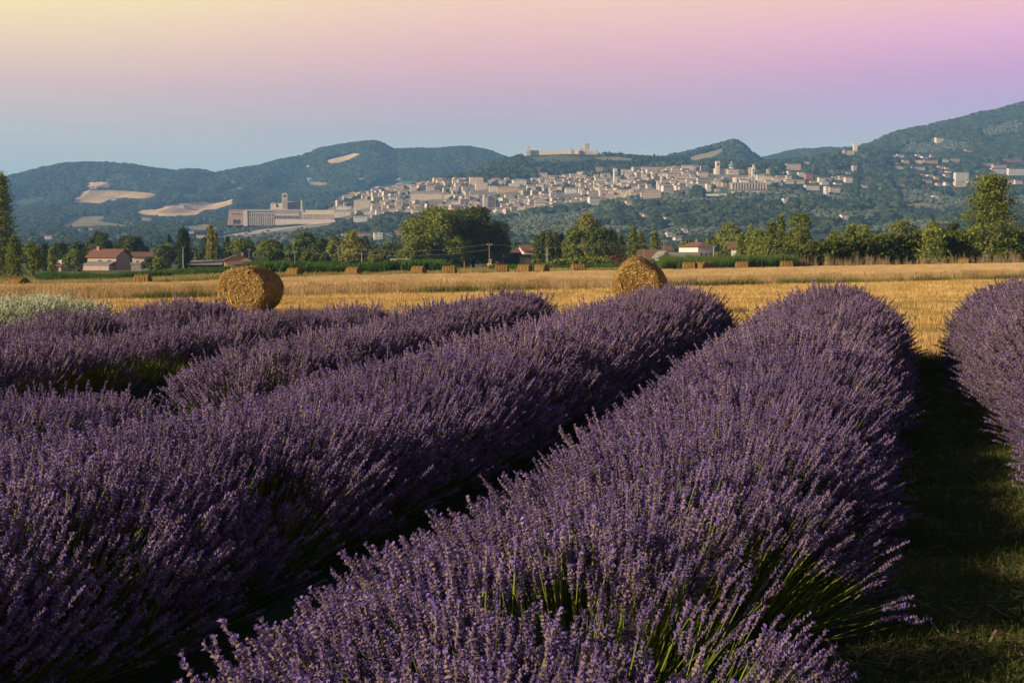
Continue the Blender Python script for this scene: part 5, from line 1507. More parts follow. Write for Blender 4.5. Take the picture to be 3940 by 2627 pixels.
# ------------------------------------------------------------------ straw, wheat, grass (uncountable)
M['straw'] = leafmat('straw', (.58, .37, .115), (.84, .60, .26), .25, .22)
M['wheat'] = leafmat('ripe_wheat', (.58, .40, .185), (.78, .57, .31), .25, .18)
M['grass'] = leafmat('green_grass', (.11, .15, .03), (.24, .24, .07), .3, .2)
M['drygrass'] = leafmat('dry_grass', (.34, .27, .10), (.46, .37, .16), .3, .2)
M['pathgrass'] = leafmat('path_grass', (.07, .12, .028), (.16, .17, .055), .25, .25)
M['corn'] = leafmat('maize_leaf', (.06, .125, .03), (.11, .19, .05), .3, .2)
M['reed'] = leafmat('reed_leaf', (.085, .145, .04), (.16, .22, .07), .3, .2)
M['dryreed'] = leafmat('dry_stalk', (.30, .21, .12), (.42, .30, .18), .2, .2)
def blades(rng, n, ext, h, w, lean=.25, hvar=.35, ear=None, lines=None):
    """n upright blades (bent in two segments) on a patch of half size ext"""
    x = rng.uniform(-ext[0], ext[0], n); y = rng.uniform(-ext[1], ext[1], n)
    if lines: y = (np.floor((y + ext[1]) / (2 * ext[1]) * lines) + .5) / lines * 2 * ext[1] - ext[1] + rng.normal(0, .012, n)
    a = rng.uniform(0, 2 * pi, n); hh = h * (1 + rng.uniform(-hvar, hvar * .6, n)); ww = w * rng.uniform(.7, 1.3, n)
    la = rng.uniform(0, 2 * pi, n); lr = np.abs(rng.normal(0, lean, n))
    p0 = np.stack([x, y, np.full(n, -.03)], 1)
    d1 = np.stack([np.cos(la) * lr * .5, np.sin(la) * lr * .5, np.ones(n)], 1) * (hh * .55)[:, None]
    d2 = np.stack([np.cos(la) * lr * 1.6, np.sin(la) * lr * 1.6, np.ones(n) * .9], 1) * (hh * .45)[:, None]
    s = np.stack([np.cos(a), np.sin(a), np.zeros(n)], 1) * (ww / 2)[:, None]
    p1, p2 = p0 + d1, p0 + d1 + d2
    V = np.stack([p0 - s, p0 + s, p1 - s * .85, p1 + s * .85, p2 - s * .3, p2 + s * .3], 1).reshape(-1, 3)
    k = np.arange(n)[:, None] * 6
    F = np.concatenate([k + np.array([[0, 1, 3, 2]]), k + np.array([[2, 3, 5, 4]])])
    if ear:
        L, R = ear
        u = d2 / np.linalg.norm(d2, axis=1)[:, None]
        s2 = np.stack([np.cos(a), np.sin(a), np.zeros(n)], 1); t2 = np.cross(u, s2); t2 /= np.linalg.norm(t2, axis=1)[:, None]
        m_ = p2 + u * L * .45
        E = np.stack([p2, m_ + s2 * R, m_ + t2 * R, m_ - s2 * R, m_ - t2 * R, p2 + u * L], 1).reshape(-1, 3)
        ke = np.arange(n)[:, None] * 6 + len(V)
        T = np.concatenate([ke + np.array([q]) for q in ((0, 1, 2), (0, 2, 3), (0, 3, 4), (0, 4, 1), (5, 2, 1), (5, 3, 2), (5, 4, 3), (5, 1, 4))])
        return np.concatenate([V, E]), F, T
    return V, F, None
def patchmesh(name, rng, n, ext, h, w, m, **kw):
    V, F, T = blades(rng, n, ext, h, w, **kw)
    fs = [(F, 0)] + ([(T, 0)] if T is not None else [])
    return mk(name, V, fs, [m])
rg = np.random.default_rng(31)
def zrot(n, rng, amp=pi):
    R = np.zeros((n, 3)); R[:, 2] = rng.uniform(-amp, amp, n); return R
def in_view(X, Y, m=.03):
    return np.abs(X / np.maximum(Y, .1)) < .313 + m + 1.2 / np.maximum(Y, 1)

# stubble: cut stalks in drill lines with loose straw between
def loose(rng, n, ext, m):
    x = rng.uniform(-ext[0], ext[0], n); y = rng.uniform(-ext[1], ext[1], n); a = rng.uniform(0, pi, n); L = rng.uniform(.06, .2, n); w = .004
    d = np.stack([np.cos(a), np.sin(a), rng.normal(0, .25, n)], 1) * L[:, None]; s = np.stack([-np.sin(a), np.cos(a), np.zeros(n)], 1) * w
    p = np.stack([x, y, rng.uniform(.01, .07, n)], 1)
    V = np.stack([p - s, p + s, p + d + s, p + d - s], 1).reshape(-1, 3)
    return V, np.arange(4 * n).reshape(-1, 4)
SP = []
for k in range(5):
    V, F, _ = blades(rg, 150, (.6, .6), .14, .009, lean=.22, hvar=.5, lines=8)
    V2, F2 = loose(rg, 90, (.6, .6), None)
    SP.append(mk('stubble', np.concatenate([V, V2]), [(F, 0), (F2 + len(V), 0)], [M['straw']]))
def build_stubble():
    rng = np.random.default_rng(41)
    pts = []
    for y in np.arange(26.8, 112, 1.0):
        hw = .36 * y + 2
        xs = np.arange(-hw, hw, 1.05)
        pts.append(np.stack([xs + rng.uniform(-.15, .15, len(xs)), np.full(len(xs), y) + rng.uniform(-.12, .12, len(xs))], 1))
    p = np.concatenate(pts)
    df = np.interp(azx(p[:, 0], p[:, 1]), WF[:, 0], WF[:, 1])
    # swath lines: lower, thinner strips every few metres
    sw = np.sin(p[:, 1] * 1.15 + .04 * p[:, 0]) + fbm(p[:, 0] / 9., p[:, 1] / 2.5, 2) * 2
    k = (p[:, 1] < df - .3) & (rng.random(len(p)) < .93)
    p, sw = p[k], sw[k]
    P = np.stack([p[:, 0], p[:, 1], ground_z(p[:, 0], p[:, 1])], 1)
    sc = 1.0 + .28 * np.clip(sw, -1, 1) + rng.normal(0, .08, len(P))
    R = zrot(len(P), rng, .09); R[rng.random(len(P)) < .5, 2] += pi
    o = scatter('stubble', P, R, sc, rng.integers(0, 5, len(P)), SP)
    tag(o, 'golden cut stubble in lines between the lavender and the wheat', 'stubble')
    # green weeds low in the stubble
    n = 2600
    y = rng.uniform(27, 95, n); x = rng.uniform(-.33, .33, n) * y
    g = fbm(x / 7. + 9, y / 1.8, 3)
    df = np.interp(azx(x, y), WF[:, 0], WF[:, 1])
    k = (g > .03) & (y < df)
    P = np.stack([x, y, ground_z(x, y)], 1)[k]
    WG = [patchmesh('weed', rg, 40, (.3, .2), .14, .012, M['grass'], lean=.5) for _ in range(3)]
    o = scatter('stubble_weeds', P, zrot(len(P), rng), rng.uniform(.6, 1.2, len(P)), rng.integers(0, 3, len(P)), WG)
    tag(o, 'thin green weeds growing through the stubble', 'weeds')
build_stubble()
def build_wheat():
    rng = np.random.default_rng(43)
    WP = [patchmesh('wheat', rg, 120, (.6, .45), .62, .009, M['wheat'], lean=.22, hvar=.18, ear=(.11, .013)) for _ in range(6)]
    pts = []
    for y in np.arange(54, 214, .8):
        hw = .35 * y + 2
        xs = np.arange(-hw, hw, 1.1)
        pts.append(np.stack([xs + rng.uniform(-.3, .3, len(xs)), np.full(len(xs), y) + rng.uniform(-.3, .3, len(xs))], 1))
    p = np.concatenate(pts)
    xf = azx(p[:, 0], p[:, 1])
    df = np.interp(xf, WF[:, 0], WF[:, 1]) + fbm(p[:, 0] / 5., p[:, 0] * 0, 3) * 1.5; db = np.interp(xf, WB[:, 0], WB[:, 1])
    k = (p[:, 1] > df) & (p[:, 1] < db)
    # the deep middle only shows its ears: thin it out with distance
    k &= rng.random(len(p)) < np.where(p[:, 1] - df < 8, 1, .62)
    p = p[k]
    P = np.stack([p[:, 0], p[:, 1], ground_z(p[:, 0], p[:, 1])], 1)
    sc = 1 + .16 * fbm(p[:, 0] / 6., p[:, 1] / 6., 3) + rng.normal(0, .04, len(P))
    o = scatter('wheat', P, zrot(len(P), rng), sc, rng.integers(0, 6, len(P)), WP)
    tag(o, 'strip of standing ripe wheat across the field', 'wheat')
    # green grass at the foot of the wheat
    n = 2600
    xf = rng.uniform(-150, 4100, n)
    df = np.interp(xf, WF[:, 0], WF[:, 1]) + rng.uniform(-1.1, .4, n)
    x = (xf - CX) / FPX * df
    gk = fbm(xf / 240., xf * 0 + 3, 3) + .04 > rng.random(n) * .4
    P = np.stack([x, df, ground_z(x, df)], 1)[gk]
    GP = [patchmesh('verge_grass', rg, 60, (.35, .3), .32, .012, M['grass'], lean=.3) for _ in range(3)] + [patchmesh('verge_grass', rg, 40, (.35, .3), .5, .012, M['drygrass'], lean=.3)]
    o = scatter('wheat_edge_grass', P, zrot(len(P), rng), rng.uniform(.7, 1.35, len(P)), rng.integers(0, 4, len(P)), GP)
    tag(o, 'green grass along the foot of the wheat', 'grass')
build_wheat()
def build_verge():
    rng = np.random.default_rng(47)
    n = 9000
    y = rng.uniform(82, 330, n) ; x = rng.uniform(-.34, .34, n) * y
    db = np.interp(azx(x, y), WB[:, 0], WB[:, 1])
    k = y > db + .5
    P = np.stack([x, y, ground_z(x, y)], 1)[k]
    d = fbm(P[:, 0] / 25. + 50, P[:, 1] / 9., 4) + rng.normal(0, .06, len(P))
    I = np.where(d > .02, rng.integers(3, 5, len(P)), rng.integers(0, 3, len(P)))
    GP = [patchmesh('tall_grass', rg, 120, (1.1, .7), .55, .03, M['grass'], lean=.3) for _ in range(3)] + [patchmesh('tall_grass', rg, 120, (1.1, .7), .6, .03, M['drygrass'], lean=.3) for _ in range(2)]
    o = scatter('verge_grass', P, zrot(len(P), rng), rng.uniform(.5, 1.3, len(P)), I, GP)
    tag(o, 'rough green and yellow grass behind the wheat', 'grass')
build_verge()
def strip(name, label, cat, xf0, xf1, d0, d1, n, protos, smin, smax, seed, topf=None):
    rng = np.random.default_rng(seed)
    xf = rng.uniform(xf0, xf1, n); t = rng.random(n)
    dd = np.interp(xf, [xf0, xf1], d0) * (1 - t) + np.interp(xf, [xf0, xf1], d1) * t
    x = (xf - CX) / FPX * dd
    P = np.stack([x, dd, ground_z(x, dd)], 1)
    s = rng.uniform(smin, smax, n) * (1 + 1.1 * fbm(x / 7., dd / 7., 3))
    o = scatter(name, P, zrot(n, rng), s, rng.integers(0, len(protos), n), protos)
    tag(o, label, cat)
CP = [patchmesh('maize', rg, 70, (.5, .5), 1.5, .09, M['corn'], lean=.35, hvar=.3) for _ in range(4)]
RP = [patchmesh('reed', rg, 80, (.6, .5), 2.5, .06, M['reed'], lean=.16, hvar=.35) for _ in range(4)]
DR = [patchmesh('dry_stalk', rg, 22, (.5, .4), 2.0, .03, M['dryreed'], lean=.12, hvar=.4) for _ in range(3)]
strip('maize_strip', 'strip of green maize in front of the stone farmhouse', 'maize', 150, 900, (215, 235), (240, 262), 1500, CP, .62, .85, 1)
strip('maize_strip', 'strip of green maize in front of the globe tree', 'maize', 960, 1705, (205, 215), (235, 245), 1500, CP, .95, 1.2, 2)
strip('maize_strip', 'low green crop in front of the low pinkish shed', 'maize', 1890, 2540, (245, 240), (275, 270), 1100, CP, .6, .8, 3)
strip('reed_bed', 'tall green reeds right of the big right bale', 'reeds', 2545, 3060, (186, 196), (204, 214), 1300, RP, .34, .72, 4)
strip('dry_stalks', 'dry brown stalks at the foot of the dark hedge', 'stalks', 3040, 3960, (198, 203), (205, 212), 240, DR, .3, .85, 5)

# ------------------------------------------------------------------ straw bales
M['bale'] = mat('baled_straw', (.32, .19, .05), (.12, .07, .02), rough=.85, scale=5.0, detail=8, bump=1.0, rand=.08)
M['baleend'] = mat('bale_end_straw', (.30, .18, .048), (.11, .065, .018), rough=.85, scale=9.0, detail=8, bump=1.0)
M['strand'] = leafmat('bale_strand', (.20, .115, .03), (.82, .58, .25), .2, .1, 'tint')
def bale_mesh(R, L, rng, sq=.94, rear=1.0, nr=14, na=64, nl=18, bands=False):
    """axis along y from -L/2 (front) to L/2; slightly sagging drum with uneven rolled faces"""
    a = np.arange(na) / na * 2 * pi
    rows = []
    def rad(t, y):
        q = 1 + .035 * np.sin(3 * t + rng_ph[0]) + .02 * np.sin(5 * t + rng_ph[1]) + fbm(np.cos(t) * 3 + 5, np.sin(t) * 3 + y * 2.2, 4) * .10
        return q
    rng_ph = rng.uniform(0, 6, 3)
    prof = []
    for i in range(nr): prof.append(('f', (i + .02) / nr))
    for i in range(nl + 1): prof.append(('s', i / nl))
    for i in range(nr)[::-1]: prof.append(('b', (i + .02) / nr))
    for kind, u in prof:
        if kind == 's':
            y = -L / 2 + L * u; edge = min(u, 1 - u)
            r = R * (1 - .055 * max(0, 1 - edge / .08) ** 2) * rad(a, y) * (1 + (rear - 1) * u)
            if bands: r = r * (1 - .07 * (.5 + .5 * math.cos(u * 2 * pi * 5)) ** 2)
            yy = np.full(na, y)
        else:
            ye = -L / 2 if kind == 'f' else L / 2; sg = -1 if kind == 'f' else 1
            r = R * .95 * u * rad(a, ye) * (rear if kind == 'b' else 1)
            spir = np.sin(u * 34 + a * 1.0) * .012
            yy = ye + sg * (.05 * (1 - u ** 3) + spir + fbm(np.cos(a) * u * 9 + 3, np.sin(a) * u * 9 + 8, 3) * .09)
        z = r * np.sin(a); z = np.where(z < 0, z * sq, z)
        rows.append(np.stack([r * np.cos(a) * 1.04, yy, np.maximum(z, -R * sq * .96)], 1))
    V = np.concatenate(rows)
    nrw = len(prof)
    i = np.arange(nrw - 1)[:, None] * na; j = np.arange(na)[None, :]
    F = np.stack([i + j, i + (j + 1) % na, i + na + (j + 1) % na, i + na + j], -1).reshape(-1, 4)
    V[:, 2] += R * sq * .96
    mi = np.where((np.arange(len(F)) // na < nr - 1) | (np.arange(len(F)) // na >= nrw - nr), 1, 0)
    return V, F, mi
def strands(V, F, rng, n, ln, wd, tang):
    """short straws lying on the drum surface; tang(P)-> preferred direction"""
    Q = V[F]; c = Q.mean(1)
    nr = np.cross(Q[:, 1] - Q[:, 0], Q[:, 3] - Q[:, 0]); ar = np.linalg.norm(nr, axis=1); nr /= ar[:, None] + 1e-9
    k = rng.choice(len(F), n, p=ar / ar.sum())
    w = rng.dirichlet((1, 1, 1, 1), n)
    p = (Q[k] * w[:, :, None]).sum(1); nn = nr[k]
    t = tang(p, nn) + rng.normal(0, .27, (n, 3)); t -= nn * (t * nn).sum(1)[:, None] * .8
    t /= np.linalg.norm(t, axis=1)[:, None]
    s = np.cross(nn, t)
    L = ln * rng.uniform(.4, 1.3, n)[:, None]; W_ = wd * rng.uniform(.6, 1.4, n)[:, None]
    up = nn * rng.uniform(.002, .03, n)[:, None]; up2 = nn * np.abs(rng.normal(0, .03, n))[:, None]
    a0, a1 = p + up - t * L / 2, p + up + t * L / 2 + up2
    return np.stack([a0 - s * W_, a0 + s * W_, a1 + s * W_, a1 - s * W_], 1).reshape(-1, 3), np.arange(4 * n).reshape(-1, 4), np.repeat(rng.random(n), 4)
def big_bale(label, xc, d, rz, R, L, seed, rear=1.0, sq=.94):
    rng = np.random.default_rng(seed)
    X = (xc - CX) / FPX * d; zg = float(ground_z(X, d))
    t = thing('hay_bale', label, 'hay bale', (X, d, zg - .02), rz, 'big round bales behind the lavender')
    V, F, mi = bale_mesh(R, L, rng, sq, rear)
    side = mk('straw_drum', V, [(F[mi == 0], 0)], [M['bale']], True)
    nf = (mi == 1); half = np.arange(len(F)) < len(F) / 2
    ob('straw_drum', side, t)
    for hf in (half, ~half):
        ob('end_face', mk('end_face', V, [(F[nf & hf], 0)], [M['baleend']], True), t)
    cz = R * sq * .96
    def tang(p, nn):
        e = np.abs(nn[:, 1]) > .6
        ring = np.stack([-(p[:, 2] - cz), np.zeros(len(p)), p[:, 0]], 1); ring /= np.linalg.norm(ring, axis=1)[:, None] + 1e-6
        return ring * np.where(e, 1.0, .8)[:, None]
    S, SF, T = strands(V, F, rng, 11000, .27, .007, tang)
    o = ob('loose_straw', mk('loose_straw', S, [(SF, 0)], [M['strand']], attrs={'tint': ('FLOAT', 'POINT', T)}), t); o['kind'] = 'stuff'
    return t
big_bale('big round straw bale standing alone on the stubble, left of centre', 962, 50.4, radians(-14), .77, 1.5, 3, 1.03, .94)
_b2 = big_bale('big round straw bale rising behind the lavender, right of centre', 2455, 49.6, radians(-8), .77, 1.4, 8, 1.15, .97)
_b2.scale = (.93, 1.0, 1.08)
FAR = [  # x0, x1, d, rz (deg), label
    (28, 110, 100, 66, 'leftmost straw bale, beside the two small trees'),
    (521, 580, 138, 88, 'straw bale in the grass below the stone farmhouse'),
    (1111, 1155, 165, 70, 'straw bale just right of the big left bale'),
    (1334, 1387, 160, 72, 'straw bale below the tall pale pole'),
    (1587, 1636, 165, 72, 'straw bale at the left foot of the great tree'),
    (1703, 1757, 160, 85, 'straw bale below the great tree, left of the marker post'),
    (1909, 1954, 168, 88, 'straw bale just right of the pole by the great tree'),
    (2002, 2036, 170, 74, 'straw bale in front of the low sheds'),
    (2063, 2102, 170, 60, 'straw bale in front of the five poplars'),
    (2193, 2254, 158, 100, 'straw bale in front of the yellow green tree'),
    (2632, 2670, 172, 86, 'straw bale in front of the reeds, left of a leaning pair'),
    (2690, 2708, 172, 40, 'left bale of the close pair in front of the reeds'),
    (2707, 2726, 174, 140, 'right bale of the close pair in front of the reeds'),
    (2832, 2875, 172, 86, 'straw bale in front of the reeds, right of the close pair'),
    (3005, 3047, 176, 90, 'straw bale at the left end of the dark hedge'),
    (3690, 3730, 196, 60, 'half hidden straw bale below the big aspen'),
]
_fb = []
for k in range(3):
    V, F, mi = bale_mesh(.68, 1.3, np.random.default_rng(60 + k), .95, 1.0, 7, 32, 20, True)
    rng = np.random.default_rng(80 + k)
    def tang(p, nn):
        ring = np.stack([-(p[:, 2] - .62), np.zeros(len(p)), p[:, 0]], 1); return ring / (np.linalg.norm(ring, axis=1)[:, None] + 1e-6)
    S, SF, T = strands(V, F, rng, 900, .22, .012, tang)
    half = np.arange(len(F)) < len(F) / 2
    _fb.append((mk('straw_drum', V, [(F[mi == 0], 0)], [M['bale']], True), mk('end_face', V, [(F[(mi == 1) & half], 0)], [M['baleend']], True), mk('end_face', V, [(F[(mi == 1) & ~half], 0)], [M['baleend']], True), mk('loose_straw', S, [(SF, 0)], [M['strand']], attrs={'tint': ('FLOAT', 'POINT', T)})))
for k, (x0, x1, d, rz, lab) in enumerate(FAR):
    X = ((x0 + x1) / 2 - CX) / FPX * d
    t = thing('hay_bale', lab, 'hay bale', (X, d, float(ground_z(X, d))), radians(rz), 'straw bales lined up behind the wheat')
    q = _fb[k % 3]
    for nm, me in zip(('straw_drum', 'end_face', 'end_face', 'loose_straw'), q):
        o = ob(nm, me, t)
        if nm == 'loose_straw': o['kind'] = 'stuff'

# ------------------------------------------------------------------ lavender
M['calyx'] = leafmat('lavender_calyx', (.155, .110, .150), (.295, .220, .215), .15, .22)
M['floret'] = leafmat('lavender_floret', (.15, .10, .36), (.30, .205, .62), .25, .2)
M['stem'] = leafmat('lavender_stem', (.13, .18, .03), (.27, .32, .065), .25, .2)
M['wcalyx'] = leafmat('white_lavender_calyx', (.44, .50, .28), (.60, .66, .42), .25, .15)
M['wfloret'] = leafmat('white_lavender_floret', (.88, .90, .74), (.98, 1.0, .88), .25, .1)
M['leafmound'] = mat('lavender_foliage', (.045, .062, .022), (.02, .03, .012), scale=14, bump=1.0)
def stalk(rng, base, dirn, L, S, near):
    """one lavender stalk: stem, calyx whorls, florets -> lists of (V, F, mat)"""
    out = []
    d = dirn / np.linalg.norm(dirn)
    bend = rng.normal(0, .05, 3)
    P = [base, base + d * L * .5 + bend * L * .3, base + (d + bend) * L]
    ax = P[2] - P[1]; ax /= np.linalg.norm(ax)
    r = .0019
    u = np.cross(ax, [0.3, .8, .1]); u /= np.linalg.norm(u); w = np.cross(ax, u)
    tri = [(cos(t) * u + sin(t) * w) for t in (0, 2.09, 4.19)]
    V = [p + q * r for p in P for q in tri]
    F = [(i * 3 + j, i * 3 + (j + 1) % 3, (i + 1) * 3 + (j + 1) % 3, (i + 1) * 3 + j) for i in range(2) for j in range(3)]
    out.append((np.array(V), np.array(F), 0))
    nw = 8 if near else 6
    gap0 = rng.random() < .4
    for k in range(nw):
        t0 = (k + (0 if k or not gap0 else -.9)) / nw
        c = P[2] + ax * S * t0 + rng.normal(0, .0012, 3)
        prof = math.sin(pi * min(1, (k + 1.1) / (nw + .9))) ** .6
        rr = ((.0057 if near else .0088) + .0014 * rng.normal()) * prof + .0015
        hh = S / nw * 1.25
        ns = 5 if near else 4
        an = [rng.uniform(0, 1) + 2 * pi * j / ns for j in range(ns)]
        lo = c; hi = c + ax * hh
        ring = [c + ax * hh * rng.uniform(.5, .9) + (cos(a) * u + sin(a) * w) * rr * rng.uniform(.8, 1.3) for a in an]
        V = np.array([lo, hi] + ring)
        F = [(0, 2 + j, 2 + (j + 1) % ns) for j in range(ns)] + [(1, 2 + (j + 1) % ns, 2 + j) for j in range(ns)]
        out.append((V, np.array(F), 1))
        nfl = (rng.integers(1, 5) if near else rng.integers(1, 3))
        for q in range(nfl):
            a = rng.uniform(0, 2 * pi); o_ = cos(a) * u + sin(a) * w
            pc = c + ax * hh * rng.uniform(.45, 1.05) + o_ * rr * 1.15
            s1 = np.cross(o_, ax) * (.0038 if near else .0062) * rng.uniform(.8, 1.3); s2 = (ax * .7 + o_ * .6) * (.005 if near else .0072) * rng.uniform(.8, 1.3)
            out.append((np.array([pc - s1 - s2 * .4, pc + s1 - s2 * .4, pc + s1 * 1.1 + s2, pc - s1 * 1.1 + s2]), np.array([(0, 1, 2, 3)]), 2))
    return out
def tuft(rng, near, white, n):
    g = {}; nv = 0; Vs = []
    for i in range(n):
        base = np.array([rng.uniform(-.085, .085), rng.uniform(-.085, .085), rng.uniform(-.02, .02)])
        dr = np.array([base[0] * 1.2 + rng.normal(0, .1), base[1] * 1.2 + rng.normal(0, .1), 1.0])
        for V, F, m in stalk(rng, base, dr, rng.uniform(.27, .40), rng.uniform(.07, .115) if near else rng.uniform(.09, .15), near):
            g.setdefault((F.shape[1], m), []).append(F + nv); Vs.append(V); nv += len(V)
    for i in range(6):      # narrow grey green leaves low in the tuft
        base = np.array([rng.uniform(-.09, .09), rng.uniform(-.09, .09), 0]); a = rng.uniform(0, 6.28)
        d = np.array([cos(a) * .5, sin(a) * .5, 1.]) * rng.uniform(.12, .24); s = np.array([-sin(a), cos(a), 0]) * .003
        V = np.array([base - s, base + s, base + d + s * .2, base + d - s * .2])
        g.setdefault((4, 0), []).append(np.array([(0, 1, 2, 3)]) + nv); Vs.append(V); nv += 4
    ms = [M['stem'], M['wcalyx'] if white else M['calyx'], M['wfloret'] if white else M['floret']]
    return mk('lavender_tuft', np.concatenate(Vs), [(np.concatenate(f), k[1]) for k, f in g.items()], ms)
rgl = np.random.default_rng(71)
TUFT_N = [tuft(rgl, True, False, 8) for _ in range(10)]
TUFT_F = [tuft(rgl, False, False, 9) for _ in range(8)]
TUFT_W = [tuft(rgl, False, True, 9) for _ in range(6)]
ROWA = radians(13.5)
RU = np.array([sin(ROWA), cos(ROWA)]); RV = np.array([cos(ROWA), -sin(ROWA)])
def lav_row(name, label, a, s0, s1, h0, h1, hw, seed, white=False, dens=75., hum=.10, w0=None, side=.45, keys=None, gaps=(), hole=None):
    """row at lateral offset a (metres right of the camera foot), from s0 to s1 along the rows"""
    rng = np.random.default_rng(seed)
    w0 = w0 or hw
    o2 = RU * (s0 + s1) / 2 + RV * a
    t = thing(name, label, 'lavender', (o2[0], o2[1], 0), -ROWA, 'lavender rows')
    cap = 1.15
    def shape(s):
        u = np.clip((s - s0) / (s1 - s0), 0, 1)
        H = h0 + (h1 - h0) * u ** 1.6 if keys is None else np.interp(s, *np.array(keys, float).T); wv = w0 + (hw - w0) * np.minimum(1, u * 1.4)
        lump = 1 + hum * (2 * noise2(s * .95 + seed * 3.7, np.full_like(s, seed * 1.3)) - 1) + .05 * (2 * noise2(s * 2.6 + seed, np.full_like(s, 4.2)) - 1)
        k = np.sqrt(np.clip(1 - (np.clip(s - (s1 - cap), 0, cap) / cap) ** 2, 0, 1))
        if hole is not None:
            g = np.where((s > hole[0]) & (s < hole[1]), 0., np.minimum(np.where(s <= hole[0], hole[0] - s, 9), np.where(s >= hole[1], s - hole[1], 9)))
            g = np.sqrt(np.clip(1 - (1 - np.clip(g / .8, 0, 1)) ** 2, 0, 1))
            H, wv = H * (.12 + .88 * g), wv * (.12 + .88 * g)
        return H * lump, wv * (1 + .6 * (lump - 1)), k
    n = int((s1 - s0) * 3.3 * dens)
    s = rng.uniform(s0, s1, n)
    sn = min(s0 + 11, 14.5)
    if s0 < 8: s = np.concatenate([s, rng.uniform(s0, sn, int((sn - s0) * 3.3 * dens * .65))])
    extra = int(260 * dens / 60); s = np.concatenate([s, s1 - cap * rng.random(extra) ** 1.0])
    n = len(s)
    th = rng.uniform(-1.62, 1.62, n)
    H, Wd, k = shape(s)
    jl = rng.normal(0, .10, n)
    ri = np.maximum(Wd - .36, .12) * (.25 + .75 * k); hi = np.maximum(H - .40, .06) * (.30 + .70 * k)
    e = np.clip((s - (s1 - cap)) / cap, 0, 1)
    lx = ri * np.sin(th) * (1 + jl * .4); z = np.maximum(hi * np.cos(th) * (1 + jl * .3), .04) + np.abs(np.sin(th)) * .05
    D = np.stack([np.sin(th) * .95, e ** 1.5 * .9, np.cos(th) * .75 + (.5 if side < .5 and side > .4 else .85)], 1) + rng.normal(0, .13, (n, 3))
    D[:, 2] = np.maximum(D[:, 2], .12)
    keep = noise2(s * 1.7 + seed * 5, lx * 2.2 + 9) > np.where((s < 10.5) & (seed == 1), .27, .16)
    keep &= (np.abs(th) < (1.15 if side > .4 else .95)) | (rng.random(n) < side)
    if side < .28: keep &= (th < .72) | (rng.random(n) < .14)
    if hole is not None:
        keep &= (s < hole[0] - .12) | (s > hole[1] + .12)
        D[:, 1] += np.where((s > hole[1]) & (s < hole[1] + .8), -.75, 0) + np.where((s < hole[0]) & (s > hole[0] - .8), .5, 0)
    for (gs, gl, rs, rl) in gaps:
        keep &= (((s - gs) / rs) ** 2 + ((lx - gl) / rl) ** 2 > 1 + .6 * rng.normal(size=n)) | (rng.random(n) < .25)
    # local frame: x = right of the row, y = along the row, origin at the row middle
    sm = (s0 + s1) / 2
    P = np.stack([lx, s - sm, z], 1)[keep]; D = D[keep]
    R = dir_to_euler(D, rng.uniform(0, 6.28, len(D)))
    sc = (1 - (.22 if side < .4 else 0) * sstep(.5, .9, th[keep])) * np.where(rng.random(len(P)) < .06, 1.28, rng.uniform(.86, 1.16, len(P))) * (.82 + .18 * k[keep])
    wy = (RU[1] * s + RV[1] * (a + lx))[keep]
    near = wy < 15
    if white:
        o = scatter('flower_stalks', P, R, sc, rng.integers(0, 6, len(P)), TUFT_W, t)
    else:
        I = np.where(near, rng.integers(0, 10, len(P)), 10 + rng.integers(0, 8, len(P)))
        o = scatter('flower_stalks', P, R, sc, I, TUFT_N + TUFT_F, t)
    # leafy body under the stalks
    ss = np.linspace(s0, s1 + .0, int((s1 - s0) * 5)); tt = np.linspace(-pi / 2, pi / 2, 17)
    H, Wd, k = shape(ss)
    S_, T_ = np.meshgrid(np.arange(len(ss)), tt, indexing='ij')
    nz = 1 + .3 * fbm(ss[S_] * 4, T_ * 3 + seed, 3)
    ri = (np.maximum(Wd - .30, .08) * (.22 + .78 * k))[S_] * nz; hi = (np.maximum(H - .36, .03) * (.28 + .72 * k))[S_] * nz
    V = np.stack([ri * np.sin(T_), ss[S_] - sm, hi * np.cos(T_) - .01], -1).reshape(-1, 3)
    i = np.arange(len(ss) - 1)[:, None] * 17 + np.arange(16)[None, :]
    F = np.stack([i, i + 17, i + 18, i + 1], -1).reshape(-1, 4)
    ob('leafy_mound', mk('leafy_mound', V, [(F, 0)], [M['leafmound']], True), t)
    return len(P)
tot = 0
def send(a, Y): return (Y + .2334 * a) / .9724
tot += lav_row('lavender_row', 'wide foreground lavender row left of the bare path', -1.12, 2.8, send(-1.12, 27.4), .60, 1.12, 1.08, 1, w0=.96, gaps=[(5.3, .12, .42, .34), (10.2, .1, .5, .3)])
tot += lav_row('lavender_row', 'lavender row cut by the right edge, right of the bare path', 1.84, 3.5, send(1.84, 27.4), .80, 1.20, 1.06, 2, dens=70, w0=.72)
tot += lav_row('lavender_row', 'second lavender row left of the path, ending in front of the right bale', -3.82, 4.0, send(-3.82, 28.6), .64, 1.08, 1.06, 3, w0=.98, hum=.08, side=.52, keys=[(4, .70), (8, .69), (13, .74), (20, .9), (29, 1.08)])
tot += lav_row('lavender_row', 'third lavender row left of the path, ending between the two big bales', -6.55, 8.0, send(-6.55, 29.2), .62, .98, .98, 4, dens=72, hum=.10, side=.25, keys=[(8, .52), (12.5, .52), (15.5, .60), (18.7, .68), (24, .84), (29.5, .98)], hole=(12.8, 15.2))
tot += lav_row('lavender_row', 'fourth lavender row left of the path, low, ending right of the left bale', -9.2, 12.0, send(-9.2, 29.4), .66, .74, .95, 5, dens=64, hum=.2, side=.25)
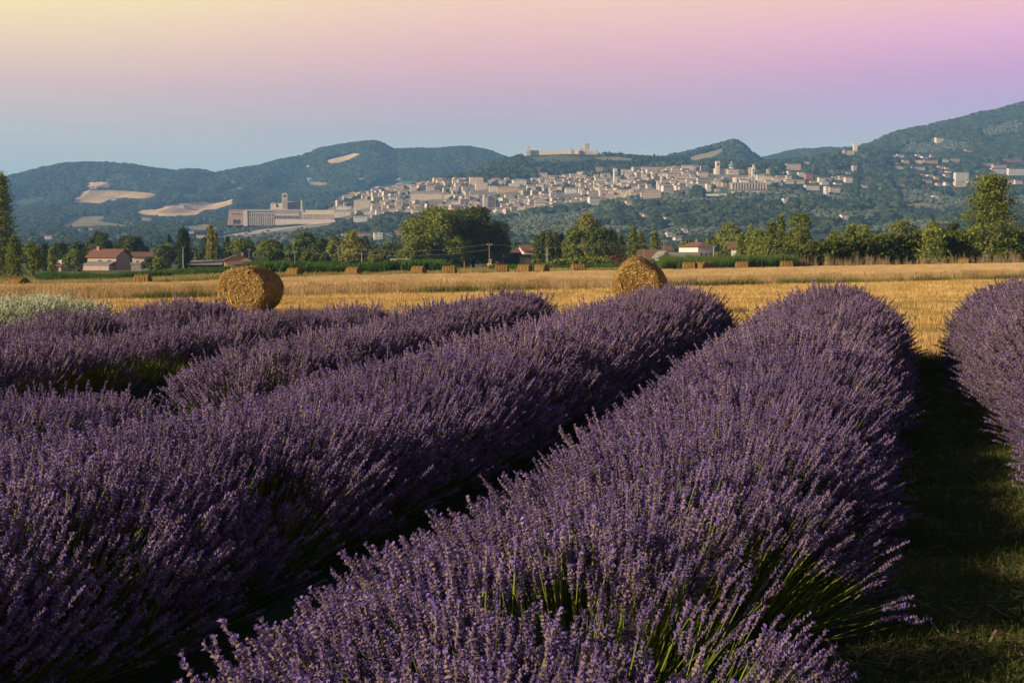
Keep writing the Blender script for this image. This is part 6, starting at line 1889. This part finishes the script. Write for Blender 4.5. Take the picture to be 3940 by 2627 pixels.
tot += lav_row('lavender_row', 'fifth lavender row left of the path, rounded end below the left bale', -11.9, 16.5, send(-11.9, 29.4), .60, .76, .98, 6, dens=62, hum=.2, side=.25)
tot += lav_row('white_lavender_row', 'white flowering lavender bush at the left edge beyond the purple rows', -14.3, 20.5, send(-14.3, 29.2), .80, .92, 1.2, 7, True, dens=62, hum=.12)
print('lavender tufts', tot)

# grass and dry litter on the bare path and between the rows
def build_path():
    rng = np.random.default_rng(53)
    n = 5200
    s = rng.uniform(3, 28.5, n); a = rng.uniform(-.15, .95, n)
    n2 = 5200
    s = np.concatenate([s, rng.uniform(6, 29, n2)]); a = np.concatenate([a, rng.choice([-2.5, -5.2, -7.85, -10.5], n2) + rng.uniform(-.3, .3, n2)])
    x = RU[0] * s + RV[0] * a; y = RU[1] * s + RV[1] * a
    P = np.stack([x, y, np.zeros(len(x))], 1)
    GP = [patchmesh('path_grass', rg, 46, (.12, .12), .075, .004, M['pathgrass'], lean=.7, hvar=.6) for _ in range(4)]
    for k in range(2):
        V, F = loose(rg, 30, (.14, .14), None); GP.append(mk('path_litter', V * np.array([1, 1, .5]), [(F, 0)], [M['dryreed']]))
    o = scatter('path_grass', P, zrot(len(P), rng), rng.uniform(.7, 1.4, len(P)), np.where(rng.random(len(P)) < .1, 4, rng.integers(0, 4, len(P))), GP)
    tag(o, 'short dark grass and dry straw on the path between the lavender rows', 'grass')
build_path()
# dried orange tendril standing out of the foreground row
P0 = unproj(1290, 2480, 7.4)
b = B(); q = np.linspace(0, 1, 16)
b.tube(np.stack([.03 * np.sin(q * 9), .02 * np.cos(q * 7), q * .34 - .12], 1), .0035 * (1 - .5 * q), 5)
b.tube([(0.0, .0, .20), (-.02, 0, .235), (-.055, 0, .225), (-.06, 0, .20)], [.003, .003, .002, .001], 5)
M['tendril'] = mat('dry_tendril', (.45, .16, .03), (.30, .10, .03), scale=30)
t = ob('dry_tendril', b.mesh('dry_tendril', M['tendril']), None, P0); tag(t, 'thin curled dry orange tendril on the left shoulder of the foreground row', 'plant')
